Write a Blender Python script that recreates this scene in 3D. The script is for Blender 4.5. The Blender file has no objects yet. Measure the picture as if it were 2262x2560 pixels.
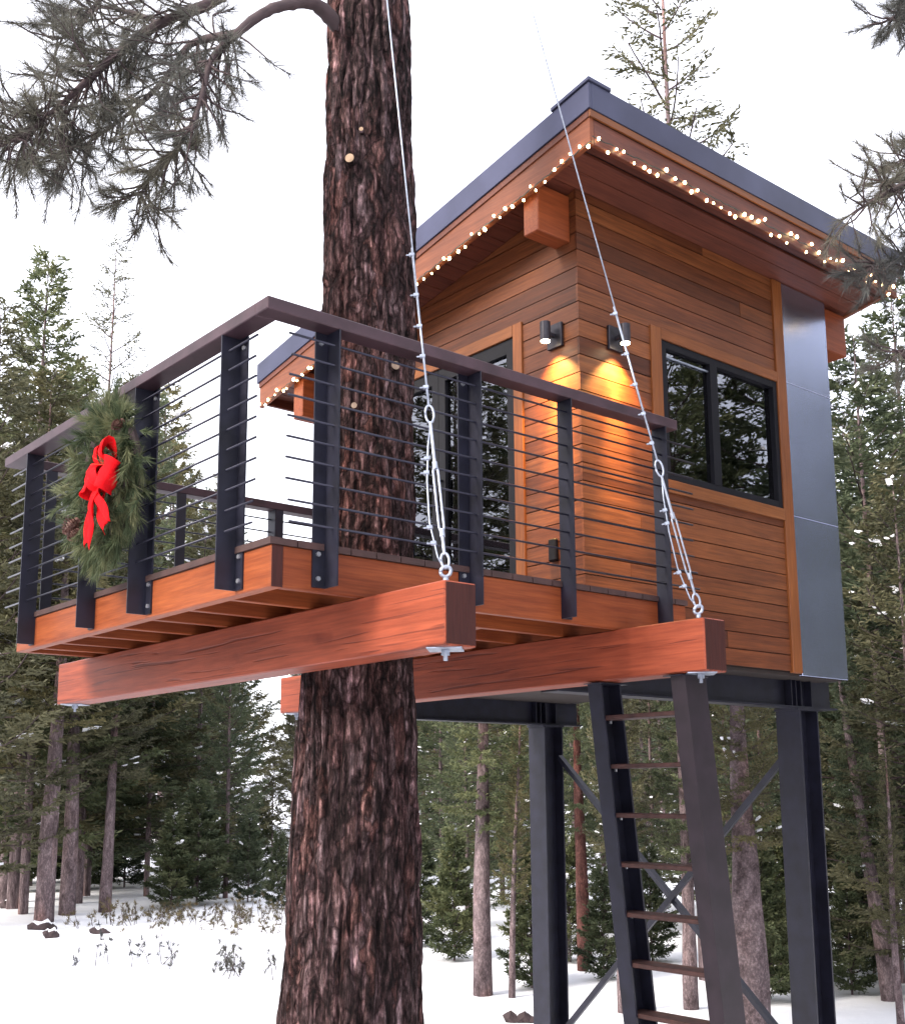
import bpy, bmesh, math, random
import numpy as np
from mathutils import Vector, Matrix, noise
S = bpy.context.scene
COL = S.collection
rad = math.radians

# ------------------------------------------------------------------ camera
CAM = np.array([-2.547, -4.236, -1.051]); YAW, PITCH, ROLL = 0.872, 0.170, -0.006
fwd = np.array([math.cos(YAW)*math.cos(PITCH), math.sin(YAW)*math.cos(PITCH), math.sin(PITCH)])
rt = np.array([math.sin(YAW), -math.cos(YAW), 0.0]); up = np.cross(rt, fwd)
r2 = rt*math.cos(ROLL)+up*math.sin(ROLL); u2 = -rt*math.sin(ROLL)+up*math.cos(ROLL)
cam = bpy.data.cameras.new('camera'); camo = bpy.data.objects.new('camera', cam); COL.objects.link(camo)
cam.sensor_fit = 'VERTICAL'; cam.sensor_height = 36; cam.sensor_width = 36*904/1024
cam.lens = 2898.47/2560*36; cam.shift_y = 198/2560; cam.shift_x = 2/2560
cam.clip_end = 2000; cam.clip_start = 0.05
camo.matrix_world = Matrix(((r2[0], u2[0], -fwd[0], CAM[0]), (r2[1], u2[1], -fwd[1], CAM[1]), (r2[2], u2[2], -fwd[2], CAM[2]), (0, 0, 0, 1)))
S.camera = camo
S.render.resolution_x = 904; S.render.resolution_y = 1024

# ------------------------------------------------------------------ sky, sun, exposure
SUN_EL, SUN_AZ = 32.0, 172.0          # azimuth counted from +X towards +Y
world = bpy.data.worlds.new('World'); S.world = world; world.use_nodes = True
nt = world.node_tree; nt.nodes.clear()
wo = nt.nodes.new('ShaderNodeOutputWorld'); bg = nt.nodes.new('ShaderNodeBackground')
sky = nt.nodes.new('ShaderNodeTexSky'); sky.sky_type = 'NISHITA'; sky.sun_disc = False
sky.sun_elevation = rad(SUN_EL); sky.sun_rotation = rad(90-SUN_AZ); sky.air_density = 1.0; sky.dust_density = 3; sky.ozone_density = 1.0
mx = nt.nodes.new('ShaderNodeMix'); mx.data_type = 'RGBA'; mx.inputs[0].default_value = 0.78
# an even layer of winter cloud in front of the clear sky, with soft variation
tc = nt.nodes.new('ShaderNodeTexCoord'); nz = nt.nodes.new('ShaderNodeTexNoise'); nz.inputs['Scale'].default_value = 2.2; nz.inputs['Detail'].default_value = 4
cr = nt.nodes.new('ShaderNodeValToRGB'); cr.color_ramp.elements[0].position = .3; cr.color_ramp.elements[0].color = (4.6, 4.6, 5.2, 1)
cr.color_ramp.elements[1].position = .7; cr.color_ramp.elements[1].color = (6.2, 6.1, 6.3, 1)
nt.links.new(tc.outputs['Generated'], nz.inputs['Vector']); nt.links.new(nz.outputs['Fac'], cr.inputs['Fac'])
nt.links.new(sky.outputs[0], mx.inputs[6]); nt.links.new(cr.outputs[0], mx.inputs[7])
nt.links.new(mx.outputs[2], bg.inputs['Color']); bg.inputs['Strength'].default_value = 0.11
nt.links.new(bg.outputs[0], wo.inputs['Surface'])
sun = bpy.data.lights.new('sun', 'SUN'); sun.energy = 1.5; sun.angle = rad(24); sun.color = (1, .93, .84)
suno = bpy.data.objects.new('sun', sun); COL.objects.link(suno)
sd = Vector((math.cos(rad(SUN_EL))*math.cos(rad(SUN_AZ)), math.cos(rad(SUN_EL))*math.sin(rad(SUN_AZ)), math.sin(rad(SUN_EL))))
suno.rotation_euler = sd.to_track_quat('Z', 'Y').to_euler(); suno.location = (-10, 0, 20)
S.view_settings.view_transform = 'Standard'; S.view_settings.look = 'None'
S.view_settings.exposure = 2.2; S.view_settings.gamma = 1; S.view_settings.use_curve_mapping = False

# ------------------------------------------------------------------ helpers
GZ = -3.45                                        # level of the snow
def ray(u, v):                                    # photo pixel (2262 x 2560) to a direction
    return fwd + r2*((u-1131+2)/2898.47) - u2*((v-1280-198)/2898.47)
FH = np.array([fwd[0], fwd[1]])/math.hypot(fwd[0], fwd[1])
def spot(u, h, v=1977):                           # point seen at pixel u,v whose horizontal distance ahead is h
    d = ray(u, v); return CAM + d*(h/(d[0]*FH[0]+d[1]*FH[1]))

def tag(o, label=None, cat=None, group=None, kind=None):
    if label: o['label'] = label
    if cat: o['category'] = cat
    if group: o['group'] = group
    if kind: o['kind'] = kind
    return o
def thing(name, loc, label, cat, group=None):
    o = bpy.data.objects.new(name, None); COL.objects.link(o); o.location = loc; o.empty_display_size = .2
    tag(o, label, cat, group); return o
def root_loc(p):
    v = Vector((0, 0, 0))
    while p is not None: v += Vector(p.location); p = p.parent
    return v
def link(name, me, parent=None, world=True):
    o = bpy.data.objects.new(name, me); COL.objects.link(o)
    if parent is not None:
        o.parent = parent
        if world and parent.type == 'EMPTY': o.matrix_parent_inverse = Matrix.Translation(-Vector(parent.location))
    return o
class MB:
    def __init__(s): s.v = []; s.f = []; s.m = []
    def add(s, vs, fs, mi=0):
        n = len(s.v); s.v += [tuple(p) for p in vs]; s.f += [tuple(i+n for i in f) for f in fs]; s.m += [mi]*len(fs); return s
    def box(s, x0, x1, y0, y1, z0, z1, mi=0):
        return s.add([(x0,y0,z0),(x1,y0,z0),(x1,y1,z0),(x0,y1,z0),(x0,y0,z1),(x1,y0,z1),(x1,y1,z1),(x0,y1,z1)],
                     [(0,3,2,1),(4,5,6,7),(0,1,5,4),(1,2,6,5),(2,3,7,6),(3,0,4,7)], mi)
    def obox(s, c, ax, ay, az, mi=0):              # centre and half-axis vectors
        c, ax, ay, az = map(Vector, (c, ax, ay, az)); vs = []
        for k in (-1, 1):
            for i, j in ((-1,-1),(1,-1),(1,1),(-1,1)): vs.append(c+ax*i+ay*j+az*k)
        return s.add(vs, [(0,3,2,1),(4,5,6,7),(0,1,5,4),(1,2,6,5),(2,3,7,6),(3,0,4,7)], mi)
    def tube(s, pts, rs, n=8, cap=True, mi=0, jit=0):
        pts = [Vector(p) for p in pts]
        if not hasattr(rs, '__len__'): rs = [rs]*len(pts)
        base = len(s.v); prev = None
        for i, p in enumerate(pts):
            t = (pts[min(i+1, len(pts)-1)]-pts[max(i-1, 0)]).normalized()
            if prev is None:
                a = t.orthogonal().normalized()
            else:
                a = (prev-t*prev.dot(t)).normalized()
            prev = a; b = t.cross(a)
            for k in range(n):
                an = 2*math.pi*k/n; r = rs[i]*(1+(random.uniform(-jit, jit) if jit else 0))
                q = p+a*(math.cos(an)*r)+b*(math.sin(an)*r); s.v.append(tuple(q))
        for i in range(len(pts)-1):
            for k in range(n):
                s.f.append((base+i*n+k, base+i*n+(k+1)%n, base+(i+1)*n+(k+1)%n, base+(i+1)*n+k)); s.m.append(mi)
        if cap:
            s.f.append(tuple(base+k for k in reversed(range(n)))); s.m.append(mi)
            e = base+(len(pts)-1)*n; s.f.append(tuple(e+k for k in range(n))); s.m.append(mi)
        return s
    def ext(s, poly, fn, d0, d1, mi=0):            # polygon (a,b) extruded between depths; fn(a,b,d)->xyz
        n = len(poly); vs = [fn(a, b, d0) for a, b in poly]+[fn(a, b, d1) for a, b in poly]
        fs = [tuple(range(n)), tuple(reversed(range(n, 2*n)))]+[(i, n+i, n+(i+1)%n, (i+1)%n) for i in range(n)]
        return s.add(vs, fs, mi)
    def mesh(s, name, mats, smooth=False, bevel=0, fix=True):
        me = bpy.data.meshes.new(name); me.from_pydata(s.v, [], s.f)
        mats = mats if isinstance(mats, (list, tuple)) else [mats]
        for m in mats: me.materials.append(m)
        if len(mats) > 1: me.polygons.foreach_set('material_index', s.m)
        if fix or bevel:
            bm = bmesh.new(); bm.from_mesh(me); bmesh.ops.recalc_face_normals(bm, faces=bm.faces)
            if bevel: bmesh.ops.bevel(bm, geom=list(bm.edges), offset=bevel, segments=1, affect='EDGES')
            bm.to_mesh(me); bm.free()
        if smooth: me.polygons.foreach_set('use_smooth', [True]*len(me.polygons))
        me.update(); return me
    def build(s, name, mats, parent=None, **k):
        return link(name, s.mesh(name, mats, **k), parent)

# ------------------------------------------------------------------ materials
def newmat(name):
    m = bpy.data.materials.new(name); m.use_nodes = True; t = m.node_tree; b = t.nodes['Principled BSDF']; return m, t, b
def nd(t, kind, **k):
    n = t.nodes.new(kind)
    for a, v in k.items(): setattr(n, a, v)
    return n
def ramp(t, stops):
    n = nd(t, 'ShaderNodeValToRGB'); e = n.color_ramp.elements
    while len(e) < len(stops): e.new(.5)
    for i, (p, c) in enumerate(stops): e[i].position = p; e[i].color = (*c, 1) if len(c) == 3 else c
    return n
def mixc(t, blend, a, b, f):
    n = nd(t, 'ShaderNodeMix', data_type='RGBA', blend_type=blend)
    for s, v in ((0, f), (6, a), (7, b)):
        if hasattr(v, 'links'): t.links.new(v, n.inputs[s])
        else: n.inputs[s].default_value = v if s == 0 or len(v) == 4 else (*v, 1)
    return n.outputs[2]
def wood(name, dark, light, axis, rough=.5, scale=1.0, knots=False, vary=.35, bump=.12):
    m, t, b = newmat(name); L = t.links.new
    tc = nd(t, 'ShaderNodeTexCoord'); oi = nd(t, 'ShaderNodeObjectInfo')
    mp = nd(t, 'ShaderNodeMapping'); sc = [24*scale]*3; sc[axis] = 1.1*scale; mp.inputs['Scale'].default_value = sc
    ad = nd(t, 'ShaderNodeVectorMath', operation='ADD'); ml = nd(t, 'ShaderNodeVectorMath', operation='SCALE'); ml.inputs['Scale'].default_value = 37
    cb = nd(t, 'ShaderNodeCombineXYZ')
    for i in range(3): L(oi.outputs['Random'], cb.inputs[i])
    L(cb.outputs[0], ml.inputs[0]); L(tc.outputs['Object'], ad.inputs[0]); L(ml.outputs[0], ad.inputs[1]); L(ad.outputs[0], mp.inputs['Vector'])
    n1 = nd(t, 'ShaderNodeTexNoise'); n1.inputs['Scale'].default_value = 1.6; n1.inputs['Detail'].default_value = 9; n1.inputs['Roughness'].default_value = .68; n1.inputs['Distortion'].default_value = .35
    L(mp.outputs[0], n1.inputs['Vector'])
    r1 = ramp(t, [(.28, dark), (.5, [(a+b_)/2 for a, b_ in zip(dark, light)]), (.72, light)]); L(n1.outputs['Fac'], r1.inputs['Fac'])
    n2 = nd(t, 'ShaderNodeTexNoise'); n2.inputs['Scale'].default_value = 5; n2.inputs['Detail'].default_value = 4; L(mp.outputs[0], n2.inputs['Vector'])
    r2_ = ramp(t, [(.35, (.68, .64, .62)), (.62, (1, 1, 1))]); L(n2.outputs['Fac'], r2_.inputs['Fac'])
    c = mixc(t, 'MULTIPLY', r1.outputs[0], r2_.outputs[0], .7)
    # plank to plank difference
    rv = ramp(t, [(0, (1-vary, 1-vary*1.15, 1-vary*1.15)), (.35, (1, .93, .9)), (.7, (1.0, 1.0, 1.0)), (1, (1+vary*.75, 1+vary*.9, 1+vary*.7))]); L(oi.outputs['Random'], rv.inputs['Fac'])
    c = mixc(t, 'MULTIPLY', c, rv.outputs[0], 1.0)
    n3 = nd(t, 'ShaderNodeTexNoise'); n3.inputs['Scale'].default_value = 1.7; n3.inputs['Detail'].default_value = 3; L(ad.outputs[0], n3.inputs['Vector'])
    r3 = ramp(t, [(.35, (.78, .74, .74)), (.65, (1.06, 1.04, 1.0))]); L(n3.outputs['Fac'], r3.inputs['Fac'])
    c = mixc(t, 'MULTIPLY', c, r3.outputs[0], .8)
    hgt = n1.outputs['Fac']
    if knots:
        mk = nd(t, 'ShaderNodeMapping'); sk = [7.5]*3; sk[axis] = 2.6; mk.inputs['Scale'].default_value = sk; L(ad.outputs[0], mk.inputs['Vector'])
        vo = nd(t, 'ShaderNodeTexVoronoi'); vo.inputs['Scale'].default_value = .55; L(mk.outputs[0], vo.inputs['Vector'])
        nk = nd(t, 'ShaderNodeTexNoise'); nk.inputs['Scale'].default_value = 9; L(ad.outputs[0], nk.inputs['Vector'])
        sm = nd(t, 'ShaderNodeMath', operation='MULTIPLY_ADD'); L(nk.outputs['Fac'], sm.inputs[0]); sm.inputs[1].default_value = .25; L(vo.outputs['Distance'], sm.inputs[2])
        rk = ramp(t, [(.17, (.25, .15, .13)), (.22, (.6, .45, .42)), (.32, (1, 1, 1))]); L(sm.outputs[0], rk.inputs['Fac'])
        c = mixc(t, 'MULTIPLY', c, rk.outputs[0], .75)
        # long drying checks
        mc = nd(t, 'ShaderNodeMapping'); sc2 = [34]*3; sc2[axis] = 1.1; mc.inputs['Scale'].default_value = sc2; L(ad.outputs[0], mc.inputs['Vector'])
        ck = nd(t, 'ShaderNodeTexNoise'); ck.inputs['Scale'].default_value = 1; ck.inputs['Detail'].default_value = 2; ck.inputs['Distortion'].default_value = .8; L(mc.outputs[0], ck.inputs['Vector'])
        rc = ramp(t, [(.36, (.3, .2, .2)), (.41, (1, 1, 1))]); L(ck.outputs['Fac'], rc.inputs['Fac'])
        c = mixc(t, 'MULTIPLY', c, rc.outputs[0], .65)
        bc = mixc(t, 'MULTIPLY', rc.outputs[0], n1.outputs['Fac'], .5); hgt = bc
    c = mixc(t, 'MULTIPLY', c, (.80, .80, .68), 1.0)
    L(c, b.inputs['Base Color']); b.inputs['Roughness'].default_value = rough; b.inputs['Specular IOR Level'].default_value = .3
    bp = nd(t, 'ShaderNodeBump'); bp.inputs['Strength'].default_value = bump; bp.inputs['Distance'].default_value = .01; L(hgt, bp.inputs['Height']); L(bp.outputs[0], b.inputs['Normal'])
    return m
CED_D, CED_L = (.085, .024, .012), (.25, .08, .032)
M = {}
M['cedar_x'] = wood('cedar_siding_along', CED_D, CED_L, 0, vary=.5)
M['cedar_y'] = wood('cedar_siding_across', CED_D, CED_L, 1, vary=.5)
M['trim_z'] = wood('fir_trim_upright', (.19, .06, .018), (.32, .11, .035), 2, vary=.08)
M['trim_x'] = wood('fir_trim_along', (.17, .055, .018), (.29, .1, .033), 0, vary=.08)
M['trim_y'] = wood('fir_trim_across', (.17, .055, .018), (.29, .1, .033), 1, vary=.08)
M['beam_y'] = wood('stained_fir_beam', (.21, .037, .018), (.4, .088, .046), 1, scale=.7, knots=True, vary=.05, bump=.3)
M['fascia_y'] = wood('stained_fir_board_across', (.22, .045, .015), (.38, .1, .035), 1, scale=.9, vary=.1)
M['fascia_x'] = wood('stained_fir_board_along', (.2, .04, .014), (.36, .092, .032), 0, scale=.9, vary=.12)
M['soffit'] = wood('cedar_soffit', (.09, .024, .018), (.17, .048, .032), 0, vary=.2)  # shadow under the eaves is put into this darker, more purple tone
M['rooffascia_x'] = wood('roof_fascia_along', (.1, .028, .02), (.18, .055, .036), 0, vary=.05)  # shaded copy of the rake fascia wood, front-side shade in its colour
M['rooffascia_y'] = wood('roof_fascia_across', (.17, .05, .024), (.27, .088, .043), 1, vary=.05)
M['endgrain'] = wood('end_grain', (.045, .011, .012), (.08, .022, .02), 2, scale=2, vary=.05)
def plain(name, col, rough=.5, metal=0, var=.25, nscale=12, bump=.05, spec=.5, stretch=None):
    m, t, b = newmat(name); L = t.links.new; tc = nd(t, 'ShaderNodeTexCoord'); n = nd(t, 'ShaderNodeTexNoise'); n.inputs['Scale'].default_value = nscale; n.inputs['Detail'].default_value = 6
    if stretch:
        mp = nd(t, 'ShaderNodeMapping'); mp.inputs['Scale'].default_value = stretch; L(tc.outputs['Object'], mp.inputs[0]); L(mp.outputs[0], n.inputs['Vector'])
    else: L(tc.outputs['Object'], n.inputs['Vector'])
    r = ramp(t, [(.3, [c*(1-var) for c in col]), (.7, [min(1, c*(1+var)) for c in col])]); L(n.outputs['Fac'], r.inputs['Fac']); L(r.outputs[0], b.inputs['Base Color'])
    b.inputs['Roughness'].default_value = rough; b.inputs['Metallic'].default_value = metal; b.inputs['Specular IOR Level'].default_value = spec
    if bump:
        bp = nd(t, 'ShaderNodeBump'); bp.inputs['Strength'].default_value = bump; bp.inputs['Distance'].default_value = .01; L(n.outputs['Fac'], bp.inputs['Height']); L(bp.outputs[0], b.inputs['Normal'])
    return m
M['steel'] = plain('blackened_steel', (.010, .010, .02), .42, .2, .4, 9)
M['rail'] = plain('weathered_brown_steel', (.05, .026, .034), .45, .3, .3, 7)
M['rod'] = plain('dark_rod', (.018, .018, .032), .35, .5, .3, 20)
M['rung'] = plain('rusty_rung_steel', (.045, .018, .016), .6, .3, .4, 18)
M['galv'] = plain('galvanised_steel', (.3, .33, .4), .4, .7, .2, 40)
M['bolt'] = plain('zinc_bolt', (.45, .46, .5), .35, .8, .1, 30)
M['roofmetal'] = plain('dark_roof_metal', (.05, .053, .092), .4, .7, .2, 2.5, 0)
M['zinc'] = plain('zinc_wall_sheet', (.42, .46, .64), .24, 1, .1, 1.6, 0)
M['black'] = plain('black_frame', (.004, .004, .007), .6, 0, .2, 12, 0, .2)
M['dark'] = plain('dark_sheathing', (.02, .012, .01), .9)
M['deckboard'] = plain('dark_deck_boards', (.045, .02, .018), .7, 0, .35, 8)
M['lampbody'] = plain('bronze_lamp_metal', (.035, .032, .04), .45, .6, .25, 30)
M['ribbon'] = plain('red_ribbon', (.6, .004, .008), .9, 0, .1, 90, .2, .15)
M['cone'] = plain('pine_cone_brown', (.09, .035, .025), .7, 0, .4, 40)
M['cord'] = plain('dark_green_cord', (.012, .02, .014), .6, 0)
M['cut'] = plain('fresh_cut_wood', (.36, .24, .15), .75, 0, .25, 25)
M['cut2'] = plain('old_cut_wood', (.2, .14, .1), .8, 0, .3, 25)
M['rock'] = plain('dark_stump_wood', (.05, .033, .035), .9, 0, .5, 6, .4)
M['twig'] = plain('twig_bark', (.05, .032, .034), .9, 0, .3, 9)
M['interior'] = plain('interior_wood', (.14, .07, .04), .6, 0, .3, 4)
def emis(name, col, st):
    m, t, b = newmat(name); b.inputs['Base Color'].default_value = (*col, 1); b.inputs['Emission Color'].default_value = (*col, 1); b.inputs['Emission Strength'].default_value = st; return m
M['bulb'] = emis('warm_bulb', (1, .72, .36), 6); M['lens'] = emis('lamp_lens', (1, .8, .5), 9)
def glassmat():
    m, t, b = newmat('window_glass'); L = t.links.new
    o = t.nodes['Material Output']; tr = nd(t, 'ShaderNodeBsdfTransparent'); tr.inputs[0].default_value = (.55, .6, .62, 1)
    gl = nd(t, 'ShaderNodeBsdfGlossy'); gl.inputs['Roughness'].default_value = .012; gl.inputs['Color'].default_value = (.9, .92, 1, 1)
    tc = nd(t, 'ShaderNodeTexCoord'); n = nd(t, 'ShaderNodeTexNoise'); n.inputs['Scale'].default_value = 1.5; L(tc.outputs['Object'], n.inputs['Vector'])
    bp = nd(t, 'ShaderNodeBump'); bp.inputs['Strength'].default_value = .03; bp.inputs['Distance'].default_value = .02; L(n.outputs['Fac'], bp.inputs['Height']); L(bp.outputs[0], gl.inputs['Normal'])
    fr = nd(t, 'ShaderNodeFresnel'); fr.inputs[0].default_value = 2.3
    mx = nd(t, 'ShaderNodeMixShader'); L(fr.outputs[0], mx.inputs[0]); L(tr.outputs[0], mx.inputs[1]); L(gl.outputs[0], mx.inputs[2]); L(mx.outputs[0], o.inputs['Surface'])
    return m
M['glass'] = glassmat()
def barkmat(name, c0, c1, c2, sx=9, sz=1.4, bump=.6, fine=.9, plates=0):
    m, t, b = newmat(name); L = t.links.new; tc = nd(t, 'ShaderNodeTexCoord'); mp = nd(t, 'ShaderNodeMapping'); mp.inputs['Scale'].default_value = (sx, sx, sz); L(tc.outputs['Object'], mp.inputs[0])
    n = nd(t, 'ShaderNodeTexNoise'); n.inputs['Scale'].default_value = 1.6; n.inputs['Detail'].default_value = 10; n.inputs['Roughness'].default_value = .7; n.inputs['Distortion'].default_value = .6; L(mp.outputs[0], n.inputs['Vector'])
    r = ramp(t, [(.37, c0), (.5, c1), (.66, c2)]); L(n.outputs['Fac'], r.inputs['Fac'])
    n2 = nd(t, 'ShaderNodeTexNoise'); n2.inputs['Scale'].default_value = 42; n2.inputs['Detail'].default_value = 9; n2.inputs['Roughness'].default_value = .75
    mp2 = nd(t, 'ShaderNodeMapping'); mp2.inputs['Scale'].default_value = (1, 1, .3); L(tc.outputs['Object'], mp2.inputs[0]); L(mp2.outputs[0], n2.inputs['Vector'])
    r2 = ramp(t, [(.34, (.15, .12, .12)), (.5, (.8, .75, .75)), (.63, (2.5, 2.3, 2.35))]); L(n2.outputs['Fac'], r2.inputs['Fac'])
    c = mixc(t, 'MULTIPLY', r.outputs[0], r2.outputs[0], fine)
    n3 = nd(t, 'ShaderNodeTexNoise'); n3.inputs['Scale'].default_value = 1.1; n3.inputs['Detail'].default_value = 3; L(mp2.outputs[0], n3.inputs['Vector'])
    r3 = ramp(t, [(.3, (.6, .62, .66)), (.5, (1, 1, 1)), (.68, (1.6, 1.05, .8))]); L(n3.outputs['Fac'], r3.inputs['Fac']); c = mixc(t, 'MULTIPLY', c, r3.outputs[0], .6)
    sm = nd(t, 'ShaderNodeMath', operation='ADD'); L(n.outputs['Fac'], sm.inputs[0]); L(n2.outputs['Fac'], sm.inputs[1])
    if plates:
        nw = nd(t, 'ShaderNodeTexNoise'); nw.inputs['Scale'].default_value = 7; nw.inputs['Detail'].default_value = 5; L(tc.outputs['Object'], nw.inputs['Vector'])
        vs_ = nd(t, 'ShaderNodeVectorMath', operation='SCALE'); vs_.inputs['Scale'].default_value = .16; L(nw.outputs['Color'], vs_.inputs[0])
        va = nd(t, 'ShaderNodeVectorMath', operation='ADD'); L(tc.outputs['Object'], va.inputs[0]); L(vs_.outputs[0], va.inputs[1])
        mv = nd(t, 'ShaderNodeMapping'); mv.inputs['Scale'].default_value = (15, 15, 3.6); L(va.outputs[0], mv.inputs[0])
        vo = nd(t, 'ShaderNodeTexVoronoi', feature='DISTANCE_TO_EDGE'); vo.inputs['Scale'].default_value = 1; L(mv.outputs[0], vo.inputs['Vector'])
        rp_ = ramp(t, [(.0, (.16, .12, .12)), (.09, (.6, .55, .55)), (.2, (1.1, 1.1, 1.1))]); L(vo.outputs['Distance'], rp_.inputs['Fac']); c = mixc(t, 'MULTIPLY', c, rp_.outputs[0], .85)
        vc = nd(t, 'ShaderNodeTexVoronoi'); vc.inputs['Scale'].default_value = 1; L(mv.outputs[0], vc.inputs['Vector'])
        sp = nd(t, 'ShaderNodeSeparateColor'); L(vc.outputs['Color'], sp.inputs[0]); rq = ramp(t, [(0, (.7, .66, .64)), (.6, (1, 1, 1)), (.85, (1.35, 1.05, .9)), (1, (1.5, 1.45, 1.5))]); L(sp.outputs[0], rq.inputs['Fac']); c = mixc(t, 'MULTIPLY', c, rq.outputs[0], .9)
        s2 = nd(t, 'ShaderNodeMath', operation='MULTIPLY_ADD'); L(rp_.outputs[0], s2.inputs[0]); s2.inputs[1].default_value = .9; L(sm.outputs[0], s2.inputs[2]); sm = s2
    L(c, b.inputs['Base Color']); b.inputs['Roughness'].default_value = .9; b.inputs['Specular IOR Level'].default_value = .15
    bp = nd(t, 'ShaderNodeBump'); bp.inputs['Strength'].default_value = bump; bp.inputs['Distance'].default_value = .03; L(sm.outputs[0], bp.inputs['Height']); L(bp.outputs[0], b.inputs['Normal'])
    return m
M['bark'] = barkmat('ponderosa_bark', (.01, .005, .005), (.075, .046, .046), (.24, .175, .18), 17, 1.9, 1.0, .9, 1)
M['barkfar'] = barkmat('forest_bark', (.07, .052, .054), (.15, .115, .118), (.25, .2, .205), 4, 1.2, .3, .45)
M['barkred'] = barkmat('reddish_forest_bark', (.06, .028, .025), (.11, .05, .043), (.17, .085, .075), 4, 1.2, .4, .45)
def leafmat(name, a, b_, c_):
    m, t, b = newmat(name); L = t.links.new
    at = nd(t, 'ShaderNodeAttribute'); at.attribute_name = 'tint'
    r = ramp(t, [(0, a), (.5, b_), (1, c_)]); L(at.outputs['Fac'], r.inputs['Fac'])
    oi = nd(t, 'ShaderNodeObjectInfo'); rv = ramp(t, [(0, (.8, .85, .9)), (1, (1.2, 1.15, .95))]); L(oi.outputs['Random'], rv.inputs['Fac'])
    c = mixc(t, 'MULTIPLY', r.outputs[0], rv.outputs[0], 1.0)
    L(c, b.inputs['Base Color']); b.inputs['Roughness'].default_value = .6; b.inputs['Specular IOR Level'].default_value = .3
    b.inputs['Subsurface Weight'].default_value = 0
    tl = nd(t, 'ShaderNodeBsdfTranslucent'); L(c, tl.inputs[0]); mx = nd(t, 'ShaderNodeMixShader'); mx.inputs[0].default_value = .3
    L(b.outputs[0], mx.inputs[1]); L(tl.outputs[0], mx.inputs[2]); L(mx.outputs[0], t.nodes['Material Output'].inputs['Surface'])
    return m
M['fir'] = leafmat('fir_needles', (.036, .05, .03), (.09, .11, .06), (.17, .18, .1))
M['firdull'] = leafmat('dull_olive_needles', (.045, .045, .026), (.105, .1, .055), (.18, .165, .09))
M['fardark'] = leafmat('far_needles', (.04, .055, .036), (.085, .105, .062), (.15, .16, .09))
M['pine'] = leafmat('pine_needles', (.06, .056, .058), (.095, .095, .088), (.15, .145, .132))
M['wreathleaf'] = leafmat('wreath_greenery', (.035, .055, .03), (.105, .13, .065), (.26, .25, .13))
M['brush'] = leafmat('dry_brush', (.07, .06, .035), (.13, .105, .06), (.19, .165, .1))
def snowmat():
    m, t, b = newmat('snow'); L = t.links.new; tc = nd(t, 'ShaderNodeTexCoord'); n = nd(t, 'ShaderNodeTexNoise'); n.inputs['Scale'].default_value = 1.3; n.inputs['Detail'].default_value = 7; L(tc.outputs['Object'], n.inputs['Vector'])
    r = ramp(t, [(.3, (.82, .83, .88)), (.7, (.9, .9, .92))]); L(n.outputs['Fac'], r.inputs['Fac']); L(r.outputs[0], b.inputs['Base Color']); b.inputs['Roughness'].default_value = .75
    bp = nd(t, 'ShaderNodeBump'); bp.inputs['Strength'].default_value = .5; bp.inputs['Distance'].default_value = .12; L(n.outputs['Fac'], bp.inputs['Height']); L(bp.outputs[0], b.inputs['Normal']); return m
M['snow'] = snowmat()

# ------------------------------------------------------------------ snow ground
def gz(x, y):
    return GZ + .16*noise.noise((x*.22, y*.22, 3.1)) + .05*noise.noise((x*.9, y*.9, 7.7))
rings = [0]+[0.6*1.065**i for i in range(104)]; NA = 120; vs = []; fs = []
for i, r in enumerate(rings):
    if r > 400: break
    for k in range(NA):
        a = 2*math.pi*k/NA; x = r*math.cos(a)+2; y = r*math.sin(a)+3; vs.append((x, y, gz(x, y) if r < 120 else GZ))
nr = len(vs)//NA
for i in range(nr-1):
    for k in range(NA): fs.append((i*NA+k, i*NA+(k+1)%NA, (i+1)*NA+(k+1)%NA, (i+1)*NA+k))
mb = MB(); mb.v = vs; mb.f = fs; mb.m = [0]*len(fs)
tag(mb.build('snow_ground', M['snow'], smooth=True, fix=False), kind='structure')

# ------------------------------------------------------------------ cabin
HF, HB = .187, .275
HX, HY, TX, MX, HY2, ZB = 2.80, .80, 5.03, 5.78, 3.90, -.183
RX0, RX1, RY0, RY1, RZ, RS, MH, FHT = 2.424, 6.20, .309, 4.331, 3.361, .173, .178, .225
def zsof(y): return 3.058-RS*(y-RY0)
cabin = thing('treehouse_cabin', (4.2, 2.3, ZB), 'small cedar clad cabin with a slanting metal edged roof raised on black steel legs', 'treehouse')
def clip(poly, fn):                                # keep the part of the polygon where fn >= 0
    out = []
    for i in range(len(poly)):
        a, b_ = poly[i], poly[(i+1) % len(poly)]; fa, fb = fn(a), fn(b_)
        if fa >= 0: out.append(a)
        if fa*fb < 0: t = fa/(fa-fb); out.append((a[0]+(b_[0]-a[0])*t, a[1]+(b_[1]-a[1])*t))
    return out
def split(s0, s1, z0, z1, holes):
    segs = [(s0, s1)]
    for a, b_, h0, h1 in holes:
        if z1 <= h0+1e-4 or z0 >= h1-1e-4: continue
        n = []
        for p, q in segs:
            if b_ <= p or a >= q: n.append((p, q)); continue
            if a > p: n.append((p, a))
            if b_ < q: n.append((b_, q))
        segs = n
    return segs
random.seed(5)
PW = .1235
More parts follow.
